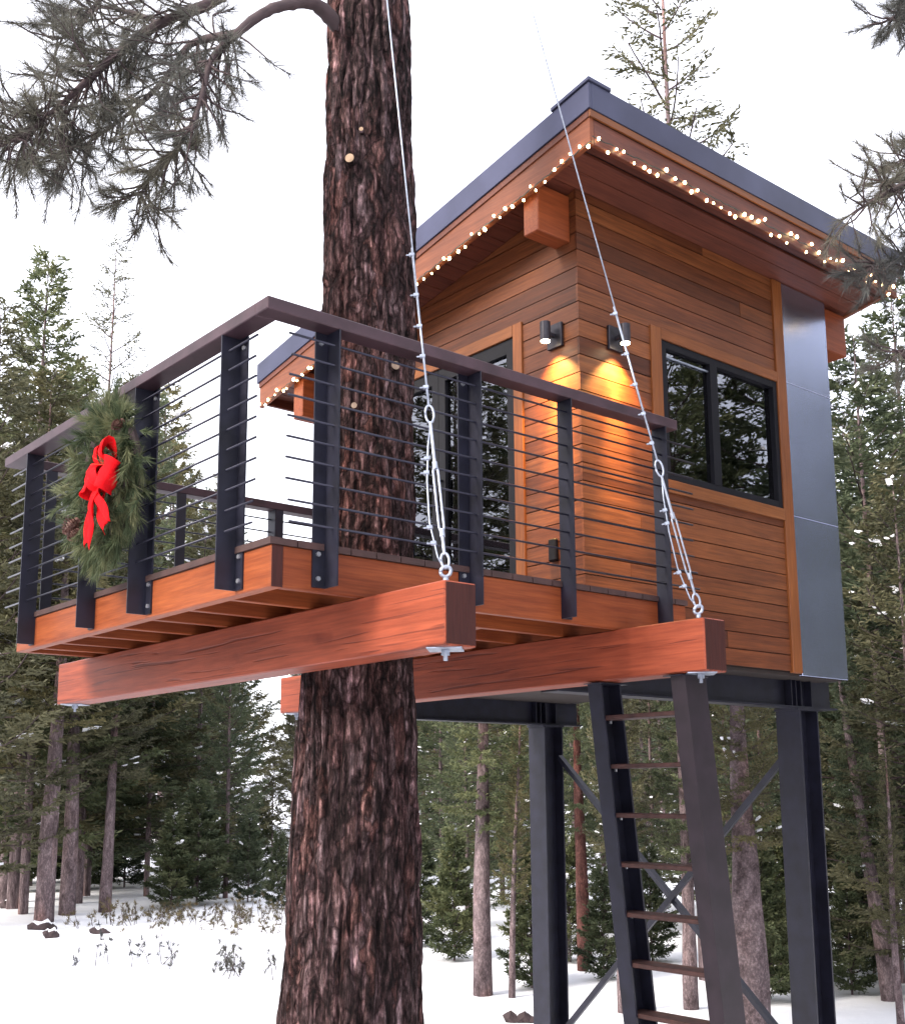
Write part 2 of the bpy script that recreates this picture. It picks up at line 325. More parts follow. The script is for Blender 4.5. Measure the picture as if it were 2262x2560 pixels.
def planks(s0, s1, holes, fn, th, top, mat, zcuts):
    z = ZB+.004; k = 0
    while z < 3.0:
        zt = z+PW-.007; cuts = sorted(set([z, zt]+[c for c in zcuts if z+.004 < c < zt-.004]))
        for a, b_ in zip(cuts[:-1], cuts[1:]):
            for p, q in split(s0, s1, a, b_, holes):
                if q-p < .02: continue
                # occasional butt joint
                pieces = [(p, q)]
                if q-p > 1.3 and k % 3 == 1 and a == z and b_ == zt:
                    j = random.uniform(p+.4, q-.4); pieces = [(p, j-.0015), (j+.0015, q)]
                for pp, qq in pieces:
                    poly = [(pp, a), (qq, a), (qq, b_), (pp, b_)]; poly = clip(poly, lambda P_: top(P_[0])-P_[1])
                    if len(poly) >= 3: MB().ext(poly, fn, 0+random.uniform(0, .002), th).build('siding_plank', mat, cabin)
        z += PW; k += 1
# window wall (faces -Y): trims fill round the hole
WH = (3.52, TX, .985, 2.185)
planks(HX+.0005, TX, [WH], lambda a, b_, d: (a, HY+d, b_), .019, lambda s: zsof(HY)-.004, M['cedar_x'], (WH[2], WH[3]))
DH = (1.34, 3.20, ZB, 2.19)
planks(HY+.021, HY2, [DH], lambda a, b_, d: (HX+.002+d, a, b_), .017, lambda s: zsof(s)-.004, M['cedar_y'], (DH[3],))
# sheathing behind the planks with the same openings
def sheath(name, polys, fn, t0, t1, mat):
    mb = MB()
    for p in polys: mb.ext(p, fn, t0, t1)
    return mb.build(name, mat, cabin)
zt = zsof(HY)-.01
sheath('wall_core', [[(HX+.03, ZB), (3.60, ZB), (3.60, zt), (HX+.03, zt)], [(3.60, ZB), (TX, ZB), (TX, 1.07), (3.60, 1.07)], [(3.60, 2.12), (TX, 2.12), (TX, zt), (3.60, zt)], [(TX, ZB), (MX-.02, ZB), (MX-.02, zt), (TX, zt)]], lambda a, b_, d: (a, HY+d, b_), .0225, .1, M['dark'])
zz = lambda y: zsof(y)-.01
sheath('wall_core', [[(HY+.03, ZB), (1.42, ZB), (1.42, zz(1.42)), (HY+.03, zz(HY+.03))], [(3.12, ZB), (HY2, ZB), (HY2, zz(HY2)), (3.12, zz(3.12))], [(1.42, 2.11), (3.12, 2.11), (3.12, zz(3.12)), (1.42, zz(1.42))], [(1.42, ZB), (3.12, ZB), (3.12, .02), (1.42, .02)]], lambda a, b_, d: (HX+d, a, b_), .0225, .1, M['dark'])
# rear and far side walls
sheath('rear_wall', [[(HX+.1, ZB), (MX-.02, ZB), (MX-.02, zz(HY2)), (HX+.1, zz(HY2))]], lambda a, b_, d: (a, HY2+d, b_), -.1, 0, M['cedar_x'])
sheath('side_wall', [[(HY+.1, ZB), (HY2-.1, ZB), (HY2-.1, zz(HY2-.1)), (HY+.1, zz(HY+.1))]], lambda a, b_, d: (MX-.02+d, a, b_), -.1, 0, M['cedar_y'])
MB().box(HX+.1, MX-.12, HY+.1, HY2-.1, ZB, ZB+.16).build('cabin_floor', M['interior'], cabin)
MB().box(HX+.03, MX-.03, HY+.03, HY2-.03, ZB-.03, ZB-.004).build('floor_underside', M['dark'], cabin)
# metal clad end: three sheets with lapped seams
for z0, z1 in ((ZB-.025, 1.035), (1.038, 2.127), (2.13, zsof(HY)-.006)):
    MB().box(5.152, MX, HY-.012, HY+.02, z0, z1).build('metal_sheet', M['zinc'], cabin, bevel=.003)
MB().box(MX-.018, MX-.002, HY+.021, HY2, ZB-.025, 2.4).build('metal_sheet', M['zinc'], cabin)
MB().box(TX, 5.15, HY-.018, HY+.02, ZB-.01, zsof(HY)-.006).build('corner_board', M['trim_z'], cabin, bevel=.004)
# window
win = MB().box(3.52, 3.632, HY-.014, HY+.02, .985, 2.185).build('window', M['trim_z'], cabin, bevel=.003)
MB().box(3.633, TX-.001, HY-.016, HY+.02, 2.105, 2.185).build('window_head', M['trim_x'], win, bevel=.003)
MB().box(3.633, TX-.001, HY-.02, HY+.02, .985, 1.075).build('sill', M['trim_x'], win, bevel=.003)
MB().box(3.634, 3.69, HY-.004, HY+.06, 1.076, 2.104).box(4.98, TX-.002, HY-.004, HY+.06, 1.076, 2.104).box(3.691, 4.979, HY-.003, HY+.06, 2.05, 2.103).box(3.691, 4.979, HY-.003, HY+.06, 1.077, 1.13).box(4.185, 4.27, HY-.006, HY+.06, 1.131, 2.049).build('frame', M['black'], win)
MB().box(3.692, 4.184, HY+.028, HY+.034, 1.131, 2.049).build('pane', M['glass'], win)
MB().box(4.271, 4.979, HY+.038, HY+.044, 1.131, 2.049).build('pane', M['glass'], win)
MB().box(3.692, 4.184, HY+.01, HY+.022, 1.99, 2.0).build('screen_rail', M['galv'], win)
# glazed double door
door = MB().box(HX-.014, HX+.02, 1.34, 1.43, ZB+.19, 2.19).build('door', M['trim_z'], cabin, bevel=.003)
MB().box(HX-.014, HX+.02, 3.11, 3.2, ZB+.19, 2.19).build('door_jamb', M['trim_z'], door, bevel=.003)
MB().box(HX-.016, HX+.02, 1.431, 3.109, 2.105, 2.19).build('door_head', M['trim_y'], door, bevel=.003)
MB().box(HX-.02, HX+.1, 1.431, 3.109, .008, .045).build('threshold', M['steel'], door)
for y0, y1 in ((1.432, 2.268), (2.272, 3.108)):
    f = MB().box(HX+.0, HX+.06, y0, y0+.075, .047, 2.104).box(HX+.0, HX+.06, y1-.075, y1, .047, 2.104).box(HX+.001, HX+.06, y0+.075, y1-.075, 2.0, 2.103).box(HX+.001, HX+.06, y0+.075, y1-.075, .047, .16).build('door_leaf', M['black'], door)
    MB().box(HX+.028, HX+.034, y0+.076, y1-.076, .161, 1.999).build('pane', M['glass'], door)
MB().tube([(HX-.04, 2.23, .95), (HX-.04, 2.23, 1.25)], .01, 8).box(HX-.04, HX+.0, 2.222, 2.238, .97, .985).box(HX-.04, HX+.0, 2.222, 2.238, 1.215, 1.23).build('handle', M['black'], door)
MB().box(HX-.035, HX+.001, 1.03, 1.1, .43, .58).build('outlet_cover', M['black'], cabin, bevel=.008)
# roof
roof = MB().ext([(RY0+.03, RZ-.01), (RY1-.03, RZ-.01-RS*(RY1-RY0-.03)), (RY1-.03, RZ-.12-RS*(RY1-RY0-.03)), (RY0+.03, RZ-.12)], lambda a, b_, d: (d, a, b_), RX0+.03, RX1-.03).build('roof', M['roofmetal'], cabin)
def rake(x0, x1, d0, d1, name, mat, y0=RY0, y1=RY1, **k):
    z = lambda y, d: RZ-d-RS*(y-RY0)
    return MB().ext([(y0, z(y0, d0)), (y1, z(y1, d0)), (y1, z(y1, d1)), (y0, z(y0, d1))], lambda a, b_, d: (d, a, b_), x0, x1).build(name, mat, roof, **k)
rake(RX0, RX0+.028, 0, MH, 'metal_edge', M['roofmetal'], bevel=.003)
rake(RX1-.028, RX1, 0, MH, 'metal_edge', M['roofmetal'], bevel=.003)
rake(RX0-.012, RX0+.2, -.028, -.001, 'ridge_cap', M['roofmetal'], RY0-.012, RY0+.33, bevel=.003)
MB().box(RX0+.0285, RX1-.0285, RY0-.001, RY0+.028, RZ-MH, RZ+.004).build('metal_edge', M['roofmetal'], roof, bevel=.003)
MB().box(RX0+.0285, RX1-.0285, RY1-.028, RY1, RZ-RS*(RY1-RY0)-MH, RZ-RS*(RY1-RY0)-.003).build('metal_edge', M['roofmetal'], roof, bevel=.003)
rake(RX0+.022, RX0+.06, MH+.002, MH+FHT, 'fascia_board', M['rooffascia_y'], RY0+.021, RY1-.02, bevel=.003)
rake(RX0+.012, RX0+.0215, MH+.002, MH+.045, 'trim_strip', M['rooffascia_x'], RY0+.021, RY1-.02)
rake(RX1-.06, RX1-.022, MH+.002, MH+FHT-.08, 'fascia_board', M['rooffascia_y'], RY0+.05, RY1-.02, bevel=.003)
MB().box(RX0+.0125, RX1-.022, RY0+.005, RY0+.02, RZ-MH-.05, RZ-MH-.002).build('trim_strip', M['trim_x'], roof, bevel=.002)
MB().box(RX0+.061, RX1-.061, RY0+.021, RY0+.055, RZ-MH-FHT, RZ-MH-.052).build('fascia_board', M['rooffascia_x'], roof, bevel=.003)
MB().box(RX0+.061, RX1-.061, RY1-.055, RY1-.021, RZ-RS*4.0-MH-FHT+.03, RZ-RS*4.0-MH-.01).build('fascia_board', M['rooffascia_x'], roof, bevel=.003)
for x in np.arange(RX0+.35, RX1-.1, .42):         # standing seams
    rake(x, x+.02, -.035, -.001+.012, 'standing_seam', M['roofmetal'], RY0+.03, RY1-.03)
y = RY0+.057; k = 0
while y < RY1-.08:
    w = .135 if k else .13; y1 = min(y+w, RY1-.057)
    MB().ext([(y, zsof(y)-.0), (y1, zsof(y1)-.0), (y1, zsof(y1)+.02), (y, zsof(y)+.02)], lambda a, b_, d: (d, a, b_), RX0+.062, RX1-(.062 if k < 1 else .09-.03*(k % 2))).build('soffit_plank', M['soffit'], roof)
    y = y1+(.028 if k == 0 else .006); k += 1
# ridge beam whose ends stick out under the eaves
MB().box(2.50, HX+.001, HY+.06, HY+.2, 2.60, zsof(HY+.2)-.003).build('ridge_beam_end', M['fascia_x'], cabin, bevel=.006)
MB().box(MX+.001, 6.10, HY+.0, HY+.2, 2.57, zsof(HY+.2)-.003).build('ridge_beam_end', M['fascia_x'], cabin, bevel=.006)
MB().box(2.50, HX+.001, HY2-.2, HY2-.06, 2.05, zsof(HY2-.06)-.003).build('ridge_beam_end', M['fascia_x'], cabin, bevel=.006)
MB().box(3.2, 4.9, HY2-.75, HY2-.15, .0, .9).build('interior_bench', M['interior'], cabin, bevel=.02)

# ------------------------------------------------------------------ deck
TXC, TYC = 1.118, .914                            # where the pine passes through
deck = thing('deck', (1.4, 1.5, -HF), 'wooden deck platform of joists and boards wrapped round the pine trunk', 'deck')
DX, DY = 2.79, 3.02
MB().box(0, .06, 0, DY, -HF, -.001).build('rim_board', M['fascia_y'], deck, bevel=.004)
MB().box(-.0005+.0615, DX, 0.001, .045, -HF, -.001).build('rim_board', M['fascia_x'], deck, bevel=.004)
MB().box(.0615, DX, DY-.045, DY, -HF, -.001).build('rim_board', M['fascia_x'], deck, bevel=.004)
MB().box(DX-.045, DX-.001, .046, DY-.046, -HF, -.001).build('rim_board', M['fascia_y'], deck, bevel=.004)
MB().box(.004, .0595, -.002, .001, -HF+.002, -.003).build('end_grain', M['endgrain'], deck)
jm = {}
for yj in (.42, .82, 1.22, 1.62, 2.02, 2.42, 2.74):
    for a, b_ in ([(.061, DX-.046)] if abs(yj-TYC) > .42 else [(.061, TXC-.46), (TXC+.46, DX-.046)]):
        MB().box(a, b_, yj, yj+.04, -HF+.002, -.002).build('joist', M['fascia_x'], deck, bevel=.003)
for xh in (TXC-.5, TXC+.46): MB().box(xh, xh+.039, .461, 1.619, -HF+.004, -.003).build('joist', M['fascia_y'], deck)
x = -.012
while x < DX:
    x1 = min(x+.136, DX+.005); gap = abs((x+x1)/2-TXC) < .42
    for a, b_ in ([(-.012, DY+.012)] if not gap else [(-.012, TYC-.4), (TYC+.42, DY+.012)]):
        MB().box(x, x1, a, b_, .0, .03).build('deck_board', M['deckboard'], deck)
    x += .142
# timber beams
def beam(xb, y0, y1, label):
    t = thing('timber_beam', (xb+.0875, (y0+y1)/2, -HF-HB), label, 'timber beam', 'big timber beams under the deck')
    MB().box(xb, xb+.175, y0, y1, -HF-HB, -HF-.002).build('beam_body', M['beam_y'], t, bevel=.006)
    MB().box(xb+.008, xb+.167, y0-.004, y0-.0005, -HF-HB+.008, -HF-.01).build('end_grain', M['endgrain'], t)
    for yy in (y0+.1, y1-.1):
        c = Vector((xb+.0875, yy, -HF-HB-.006)); d = .105
        p = MB().add([c+Vector((d, 0, 0)), c+Vector((0, d, 0)), c+Vector((-d, 0, 0)), c+Vector((0, -d, 0)), c+Vector((d, 0, .005)), c+Vector((0, d, .005)), c+Vector((-d, 0, .005)), c+Vector((0, -d, .005))],
                     [(3,2,1,0),(4,5,6,7),(0,1,5,4),(1,2,6,5),(2,3,7,6),(3,0,4,7)]).build('bearing_plate', M['galv'], t)
        MB().tube([c+Vector((0, 0, -.001)), c+Vector((0, 0, -.022))], .02, 6).tube([c+Vector((0, 0, -.022)), c+Vector((0, 0, -.045))], .01, 8).build('nut', M['galv'], p)
    return t
beam(.473, -.595, 3.53, 'red stained timber beam under the deck, passing in front of the big tree trunk')
beam(2.19, -.587, 3.46, 'red stained timber beam beside the cabin, its near end resting on the top of the ladder')

# ------------------------------------------------------------------ railing
rail = thing('deck_railing', (0, 0, -HF), 'dark steel deck railing with brown top rail, angle posts and thin horizontal rods', 'railing')
RT = .058
def hrail(a, b_):                                  # flat-topped channel: top plate and a drop lip each side
    return a, b_
o_ = .055
MB().box(-.105, .0, -.0, DY+.105, 1.07-RT, 1.07).build('top_rail', M['rail'], rail, bevel=.004)
MB().box(-.105, DX-.14, -.105, -.0005, 1.07-RT, 1.07).build('top_rail', M['rail'], rail, bevel=.004)
MB().box(.0005, DX-.14, DY+.0, DY+.1045, 1.07-RT, 1.07).build('top_rail', M['rail'], rail, bevel=.004)
PT = 1.07-RT-.0005; PB = -HF+.018
def bolt(p, n, parent, r=.011):
    p = Vector(p); n = Vector(n); MB().tube([p, p+n*.009], r, 6).build('bolt', M['bolt'], parent)
def post_left(y, s, bolts=True, far=False):
    mb = MB().box(-.105, -.0005, y-.004, y+.004, PB, PT)
    mb.box(-.0085, -.0005, min(y+.004*s, y+s*.068), max(y+.004*s, y+s*.068), PB, PT)
    o = mb.build('post', M['steel'], rail)
    if bolts:
        for z in (PB+.04, PB+.15, PT-.05): bolt((-.0085, y+s*.04, z), (-1, 0, 0), o)
def post_near(x, s, yy=0, out=-1):
    e = sorted((yy, yy+out*.105)); f = sorted((yy, yy+out*.0085)); w = sorted((x+.004*s, x+s*.068))
    o = MB().box(x-.004, x+.004, e[0]+(.0005 if out > 0 else 0), e[1]-(.0005 if out < 0 else 0), PB, PT).box(w[0], w[1], f[0]+(.0005 if out > 0 else 0), f[1]-(.0005 if out < 0 else 0), PB, PT).build('post', M['steel'], rail)
    for z in (PB+.04, PB+.15, PT-.05): bolt((x+s*.04, yy+out*.0085, z), (0, out, 0), o)
for y, s in ((.295, -1), (1.199, -1), (1.837, 1), (2.723, 1)): post_left(y, s)
for x, s in ((.275, -1), (1.123, -1), (1.766, 1), (2.543, 1)): post_near(x, s)
for x, s in ((.20, -1), (1.12, -1), (1.85, 1), (2.5, 1)): post_near(x, s, DY, 1)
rodm = {}
def rods(p0, p1):
    L_ = (Vector(p1)-Vector(p0)).length; key = round(L_, 3)
    if key not in rodm: rodm[key] = MB().tube([(0, 0, 0), (0, 0, L_)], .0055, 6).mesh('rod', M['rod'], smooth=True)
    o = link('rod', rodm[key], rail); o.rotation_euler = (Vector(p1)-Vector(p0)).to_track_quat('Z', 'Y').to_euler(); o.location = p0
for k in range(10):
    z = .945-.0945*k; j = random.uniform(-.012, .012)
    rods((-.065, .045+j, z), (-.065, 3.06+j, z)); rods((.035+j, -.065, z), (2.82+j*2, -.065, z)); rods((.05, DY+.065, z), (2.7, DY+.065, z))

# ------------------------------------------------------------------ steel frame under the cabin
frame = thing('steel_frame', (5.5, 2.4, GZ), 'black steel frame of two beams, two tall columns and crossed braces holding up the cabin', 'steel frame')
def ibeam_x(x0, x1, yc, z0, z1, w=.15):
    MB().box(x0, x1, yc-w/2, yc+w/2, z0, z0+.014).box(x0, x1, yc-w/2, yc+w/2, z1-.014, z1).box(x0, x1, yc-.006, yc+.006, z0+.014, z1-.014).build('steel_beam', M['steel'], frame)
ibeam_x(2.72, 5.93, 1.065, -.43, -.187); ibeam_x(2.72, 5.93, 3.92, -.43, -.187)
for yy in (1.065, 3.92):
    for xx in (5.30, 5.36, 5.43, 5.57): MB().box(xx, xx+.012, yy-.07, yy-.0065, -.4155, -.2015).build('stiffener', M['steel'], frame)
def column(x0, y0, d=.25, w=.22):
    zb, zt_ = GZ-.35, -.4305
    o = MB().box(x0, x0+.016, y0, y0+w, zb, zt_-.02).box(x0+d-.016, x0+d, y0, y0+w, zb, zt_-.02).box(x0+.016, x0+d-.016, y0+w/2-.006, y0+w/2+.006, zb, zt_-.02).box(x0-.02, x0+d+.02, y0-.0, y0+w+.0, zt_-.02, zt_).build('column', M['steel'], frame)
    for yy in (y0+.05, y0+w-.05): MB().tube([(x0+.02, yy, zt_-.045), (x0+.02, yy, zt_-.02)], .016, 6).build('bolt', M['bolt'], o)
column(5.385, .985); column(5.37, 3.81)
def brace(p, q): MB().tube([p, q], .034, 4).build('brace', M['steel'], frame)
brace((5.50, 1.22, -.80), (5.50, 3.80, -3.30)); brace((5.56, 3.80, -.74), (5.56, 1.22, -3.15))

# ------------------------------------------------------------------ ladder
lad = thing('ship_ladder', (2.65, -.15, GZ), 'steep dark steel ladder with rusty flat rungs leaning under the timber beam end', 'ladder')
def lx(z): return 2.205+(-.46-z)*.118
def stringer(y_web, s):                           # channel, web outside, flanges pointing inwards (s)
    z0, z1 = GZ-.3, -HF-HB-.012
    for (xa, xb_, ya, yb) in ((0, .17, 0, .012), (0, .013, .012, .095), (.157, .17, .012, .095)):
        y0, y1 = sorted((y_web+s*ya, y_web+s*yb))
        vs = [(lx(z)+xx, yy, z) for z in (z0, z1) for xx, yy in ((xa, y0), (xb_, y0), (xb_, y1), (xa, y1))]
        yield vs
for yw, s in ((-.44, 1), (.245, -1)):
    mb = MB()
    for vs in stringer(yw, s): mb.add(vs, [(0,3,2,1),(4,5,6,7),(0,1,5,4),(1,2,6,5),(2,3,7,6),(3,0,4,7)])
    o = mb.build('stringer', M['steel'] if s < 0 else plain('brown_black_steel', (.015, .009, .014), .5, .2, .35, 9), lad)
    MB().box(lx(-.47)-.03, lx(-.47)+.2, min(yw, yw+s*.12), max(yw, yw+s*.12), -HF-HB-.0115, -HF-HB-.0075).build('top_plate', M['steel'], lad)
for i in range(10):
    z = -.66-.2665*i
    if z < GZ-.1: break
    o = MB().box(lx(z)+.015, lx(z)+.155, -.427, .232, z-.012, z+.012).build('rung', M['rung'], lad, bevel=.003)
    for xx in (.045, .12): MB().tube([(lx(z)+xx, .21, z-.028), (lx(z)+xx, .21, z-.012)], .009, 6).build('bolt', M['bolt'], o)

# ------------------------------------------------------------------ wall lamps
def wall_lamp(p, n, s, label):                    # p on wall, n outward, s sideways unit
    p, n, s = Vector(p), Vector(n), Vector(s); z = Vector((0, 0, 1))
    t = thing('wall_lamp', p, label, 'wall lamp', 'downlight lamps on the cabin corner')
    MB().obox(p+n*.012, n*.0115, s*.068, z*.085).build('backplate', M['lampbody'], t, bevel=.003)
    MB().obox(p+n*.05, n*.03, s*.012, z*.012).build('arm', M['lampbody'], t)
    c = p+n*.105; MB().tube([c-z*.055, c+z*.075], .036, 20).build('can', M['lampbody'], t)
    MB().tube([c-z*.062, c-z*.0555], .031, 20).build('lens', M['lens'], t)
    for ang, en, bl, ti in ((98, 46, .8, .16), (48, 42, 1.0, .2), (28, 150, 1.0, .13)):
        L_ = bpy.data.lights.new('lamp_light', 'SPOT'); L_.energy = en; L_.spot_size = rad(ang); L_.spot_blend = bl; L_.shadow_soft_size = .02; L_.color = (1, .56, .16)
        lo = bpy.data.objects.new('lamp_light', L_); COL.objects.link(lo); lo.parent = t; lo.matrix_parent_inverse = Matrix.Translation(-Vector(t.location)); lo.location = c-z*.07
        lo.rotation_euler = (-(Vector((0, 0, -1))-n*ti)).normalized().to_track_quat('Z', 'Y').to_euler()
wall_lamp((HX, 1.01, 1.975), (-1, 0, 0), (0, 1, 0), 'small dark wall lamp shining down on the siding beside the door')
wall_lamp((3.14, HY, 1.975), (0, -1, 0), (1, 0, 0), 'small dark wall lamp shining down on the siding beside the window')

# ------------------------------------------------------------------ string lights
bulbm = None
def lights(name, label, path, n, jit, seed, parentpt):
    global bulbm
    random.seed(seed); t = thing('string_lights', parentpt, label, 'string lights')
    if bulbm is None:
        bm = bmesh.new(); bmesh.ops.create_icosphere(bm, subdivisions=1, radius=.0125); bmesh.ops.scale(bm, vec=(1, 1, 1.35), verts=bm.verts)
        bulbm = bpy.data.meshes.new('bulb'); bm.to_mesh(bulbm); bm.free(); bulbm.materials.append(M['bulb'])
    pts = []
    for i in range(n*3+1):
        p = path(i/(n*3)); pts.append(p+Vector((0, 0, -.012+random.uniform(-.006, .006))))
    MB().tube(pts, .0035, 4).build('cord', M['cord'], t)
    for i in range(n):
        f = (i+.5+random.uniform(-.22, .22))/n; p = path(f)+Vector((random.uniform(-.006, .006), random.uniform(-.006, .006), random.choice((-.045, -.035, -.01, .012))*jit))
        o = link('bulb', bulbm, t); o.location = p; o.scale = [random.uniform(.6, 1.05)]*3; o.rotation_euler = (random.uniform(-.6, .6), random.uniform(-.6, .6), 0)
zf = RZ-MH-FHT
lights('rake', 'string of warm lights along the slanting roof edge on the door side, behind the trunk', lambda f: Vector((RX0+.006, RY0+4.0*f, zf-RS*4.0*f+.018-.012)), 54, 1, 3, (RX0, 2, zf))
lights('front', 'string of warm lights along the high roof edge above the cabin window', lambda f: Vector((RX0+.03+(RX1-RX0-.05)*f, RY0+.006, zf+.055)), 44, 1.6, 4, (4, RY0, zf))
lights('beam', 'short row of small lights at a beam end left of the trunk', lambda f: Vector((2.17-.1*f, 3.0+.5*f, -HF+.02)), 5, .3, 6, (2.2, 3.3, -HF))

# ------------------------------------------------------------------ suspension cables
def cable(eye, top, label):
    eye, top = Vector(eye), Vector(top); d = (top-eye).normalized(); side = d.cross(Vector((0, 0, 1))).cross(d).normalized()
    sx_ = Vector((-rt[0], -rt[1], 0)); sx_ = (sx_-d*sx_.dot(d)).normalized()   # screen-left sideways
    t = thing('suspension_cable', eye, label, 'steel cable', 'cables holding up the deck beams')
    e = Vector((eye[0], eye[1], -HF))
    ring = lambda c, a, b_, r1, r2, rr, n=18: [c+a*(r1*math.cos(2*math.pi*i/n))+b_*(r2*math.sin(2*math.pi*i/n)) for i in range(n+1)]
    MB().tube([e, e+Vector((0, 0, .03))], .013, 8).tube(ring(e+Vector((0, 0, .055)), sx_, Vector((0, 0, 1)), .022, .022, 0), .009, 6).build('eye_bolt', M['galv'], t, smooth=True)
    b0 = e+Vector((0, 0, .075)); L0 = .16; L1 = .50; L2 = .72
    MB().tube(ring(b0+d*.03, sx_, d, .017, .036, 0), .0065, 6).build('shackle', M['galv'], t, smooth=True)
    MB().tube([b0+d*.06, b0+d*L0], .007, 8).build('threaded_rod', M['galv'], t); MB().tube([b0+d*L1, b0+d*L2], .007, 8).build('threaded_rod', M['galv'], t)
    tb = MB(); 
    for k in (-1, 1): tb.tube([b0+d*L0+sx_*.004*k, b0+d*(L0+.03)+sx_*.011*k, b0+d*(L1-.03)+sx_*.011*k, b0+d*L1+sx_*.004*k], .005, 6)
    tb.tube([b0+d*(L0-.015), b0+d*(L0+.02)], .012, 8).tube([b0+d*(L1-.02), b0+d*(L1+.015)], .012, 8).build('turnbuckle', M['galv'], t)
    MB().tube(ring(b0+d*(L2+.045), sx_, d, .019, .046, 0), .006, 6).build('thimble', M['galv'], t, smooth=True)
    th = b0+d*(L2+.09)
    MB().tube([th, top], .0042, 8).build('main_cable', M['galv'], t, smooth=True)
    # slack safety loop down the side, with clips
    pts = [b0+d*(L2+.0), b0+d*(L2-.12)+sx_*.022, b0+d*.42+sx_*.042, b0+d*.22+sx_*.05, b0+d*.05+sx_*.03, b0+d*.0+sx_*.01]
    MB().tube(pts, .0045, 6).build('safety_loop', M['galv'], t, smooth=True)
    def clipat(p, dd):
        MB().obox(p+sx_*.004, dd*.009, sx_*.013, dd.cross(sx_)*.009).obox(p+sx_*.02, dd*.004, sx_*.013, dd.cross(sx_)*.004).build('cable_clip', M['galv'], t, bevel=.003)
    for q in (.1, .27, .44, .62, .86): clipat(th+d*q, d)
    for a in (.35, .75): 
        p = pts[1].lerp(pts[2], a); clipat(p, d)
    for a in (.15, .6): p = pts[3].lerp(pts[4], a); clipat(p, (pts[4]-pts[3]).normalized())
    MB().tube([th, th+d*.9], .0062, 6).build('doubled_cable', M['galv'], t, smooth=True)
cable((.56, -.50, 0), (1.12-.14, .91-.17, 5.0), 'steel cable with turnbuckle from the left timber beam up across the tree trunk')
cable((2.275, -.49, 0), (1.105-.08, .92-.2, 7.5), 'steel cable with turnbuckle from the beam above the ladder past the roof corner')

# ------------------------------------------------------------------ main pine
zs_ = [-3.6, -3.0, -2.6, -2.3, -.41, .11, 1.7, 3.22, 10]
def tcen(z):
    u = np.interp(z, [-2.3, -.41, .11, 1.7, 3.22], [870, 899, 910, 927, 933]); h = 6.3; d = h*.9856+(z+1.051)*.1697
    p = CAM[:2]+FH*h+np.array([rt[0], rt[1]])*((u-1131+2)/2898.47*d); return p
def trad(z): return float(np.interp(z, [-3.6, -3.0, -2.3, -1.2, -.41, .11, 1.0, 1.7, 2.3, 3.22, 10], [.56, .44, .374, .33, .303, .284, .265, .258, .262, .248, .16]))
pine = thing('ponderosa_pine', (tcen(GZ)[0], tcen(GZ)[1], GZ), 'massive pine with deeply furrowed reddish bark rising through the deck in front of the cabin', 'pine tree')
NT, NZ = 300, 640; zv = np.concatenate([np.linspace(-3.5, 3.7, 560), np.linspace(3.75, 10, 80)])
V = []
random.seed(2)
for z in zv:
    c = tcen(z); R_ = trad(z)
    for k in range(NT):
        a = 2*math.pi*k/NT; ca, sa = math.cos(a), math.sin(a); px, py = ca*R_, sa*R_
        w = noise.noise((px*3, py*3, z*1.1))
        q = (px*13+w*1.5, py*13+w*1.5, z*1.25)
        f1 = 1-abs(noise.noise(q))*3.0; f2 = noise.noise((px*34, py*34, z*4)); f3 = noise.noise((px*80, py*80, z*14)); w2 = noise.noise((px*2.2, py*2.2, z*.6+9))
        r = R_*(1+.07*w2)+.012*noise.noise((px*5, py*5, z*3.3))-.029*max(0, f1)**1.6+.012*f2+.007*f3+.006
        if z < -2.2: r += .05*(-2.2-z)*max(0, math.sin(a*3+1))
        V.append((c[0]+ca*r, c[1]+sa*r, z))
mb = MB(); mb.v = V
for i in range(len(zv)-1):
    for k in range(NT): mb.f.append((i*NT+k, i*NT+(k+1) % NT, (i+1)*NT+(k+1) % NT, (i+1)*NT+k))
mb.m = [0]*len(mb.f)
trunk = mb.build('trunk', M['bark'], pine, smooth=True, fix=False)
def knot(u, v, r, cut=None):
    d = ray(u, v); h = 6.02; p = None
    for hh in np.arange(5.6, 6.6, .005):          # march to the bark
        q = CAM+d*(hh/(d[0]*FH[0]+d[1]*FH[1])); c = tcen(q[2])
        if math.hypot(q[0]-c[0], q[1]-c[1]) < trad(q[2])+.005: p = Vector(q); c0 = Vector((c[0], c[1], q[2])); break
    if p is None: return
    n = (p-c0).normalized(); n = (n+Vector((-fwd[0], -fwd[1], 0))*.6).normalized()
    MB().tube([p-n*.06, p-n*.01, p+n*.028, p+n*.03], [r*1.6, r*1.15, r, r*.97], 14).build('branch_stub', M['bark'], pine, smooth=False)
    MB().tube([p+n*.0305, p+n*.033], r*.92, 14).build('cut_face', cut or M['cut'], pine)
knot(878, 402, .028); knot(905, 330, .013); knot(984, 918, .026, M['cut2']); knot(888, 1018, .018, M['cut2'])
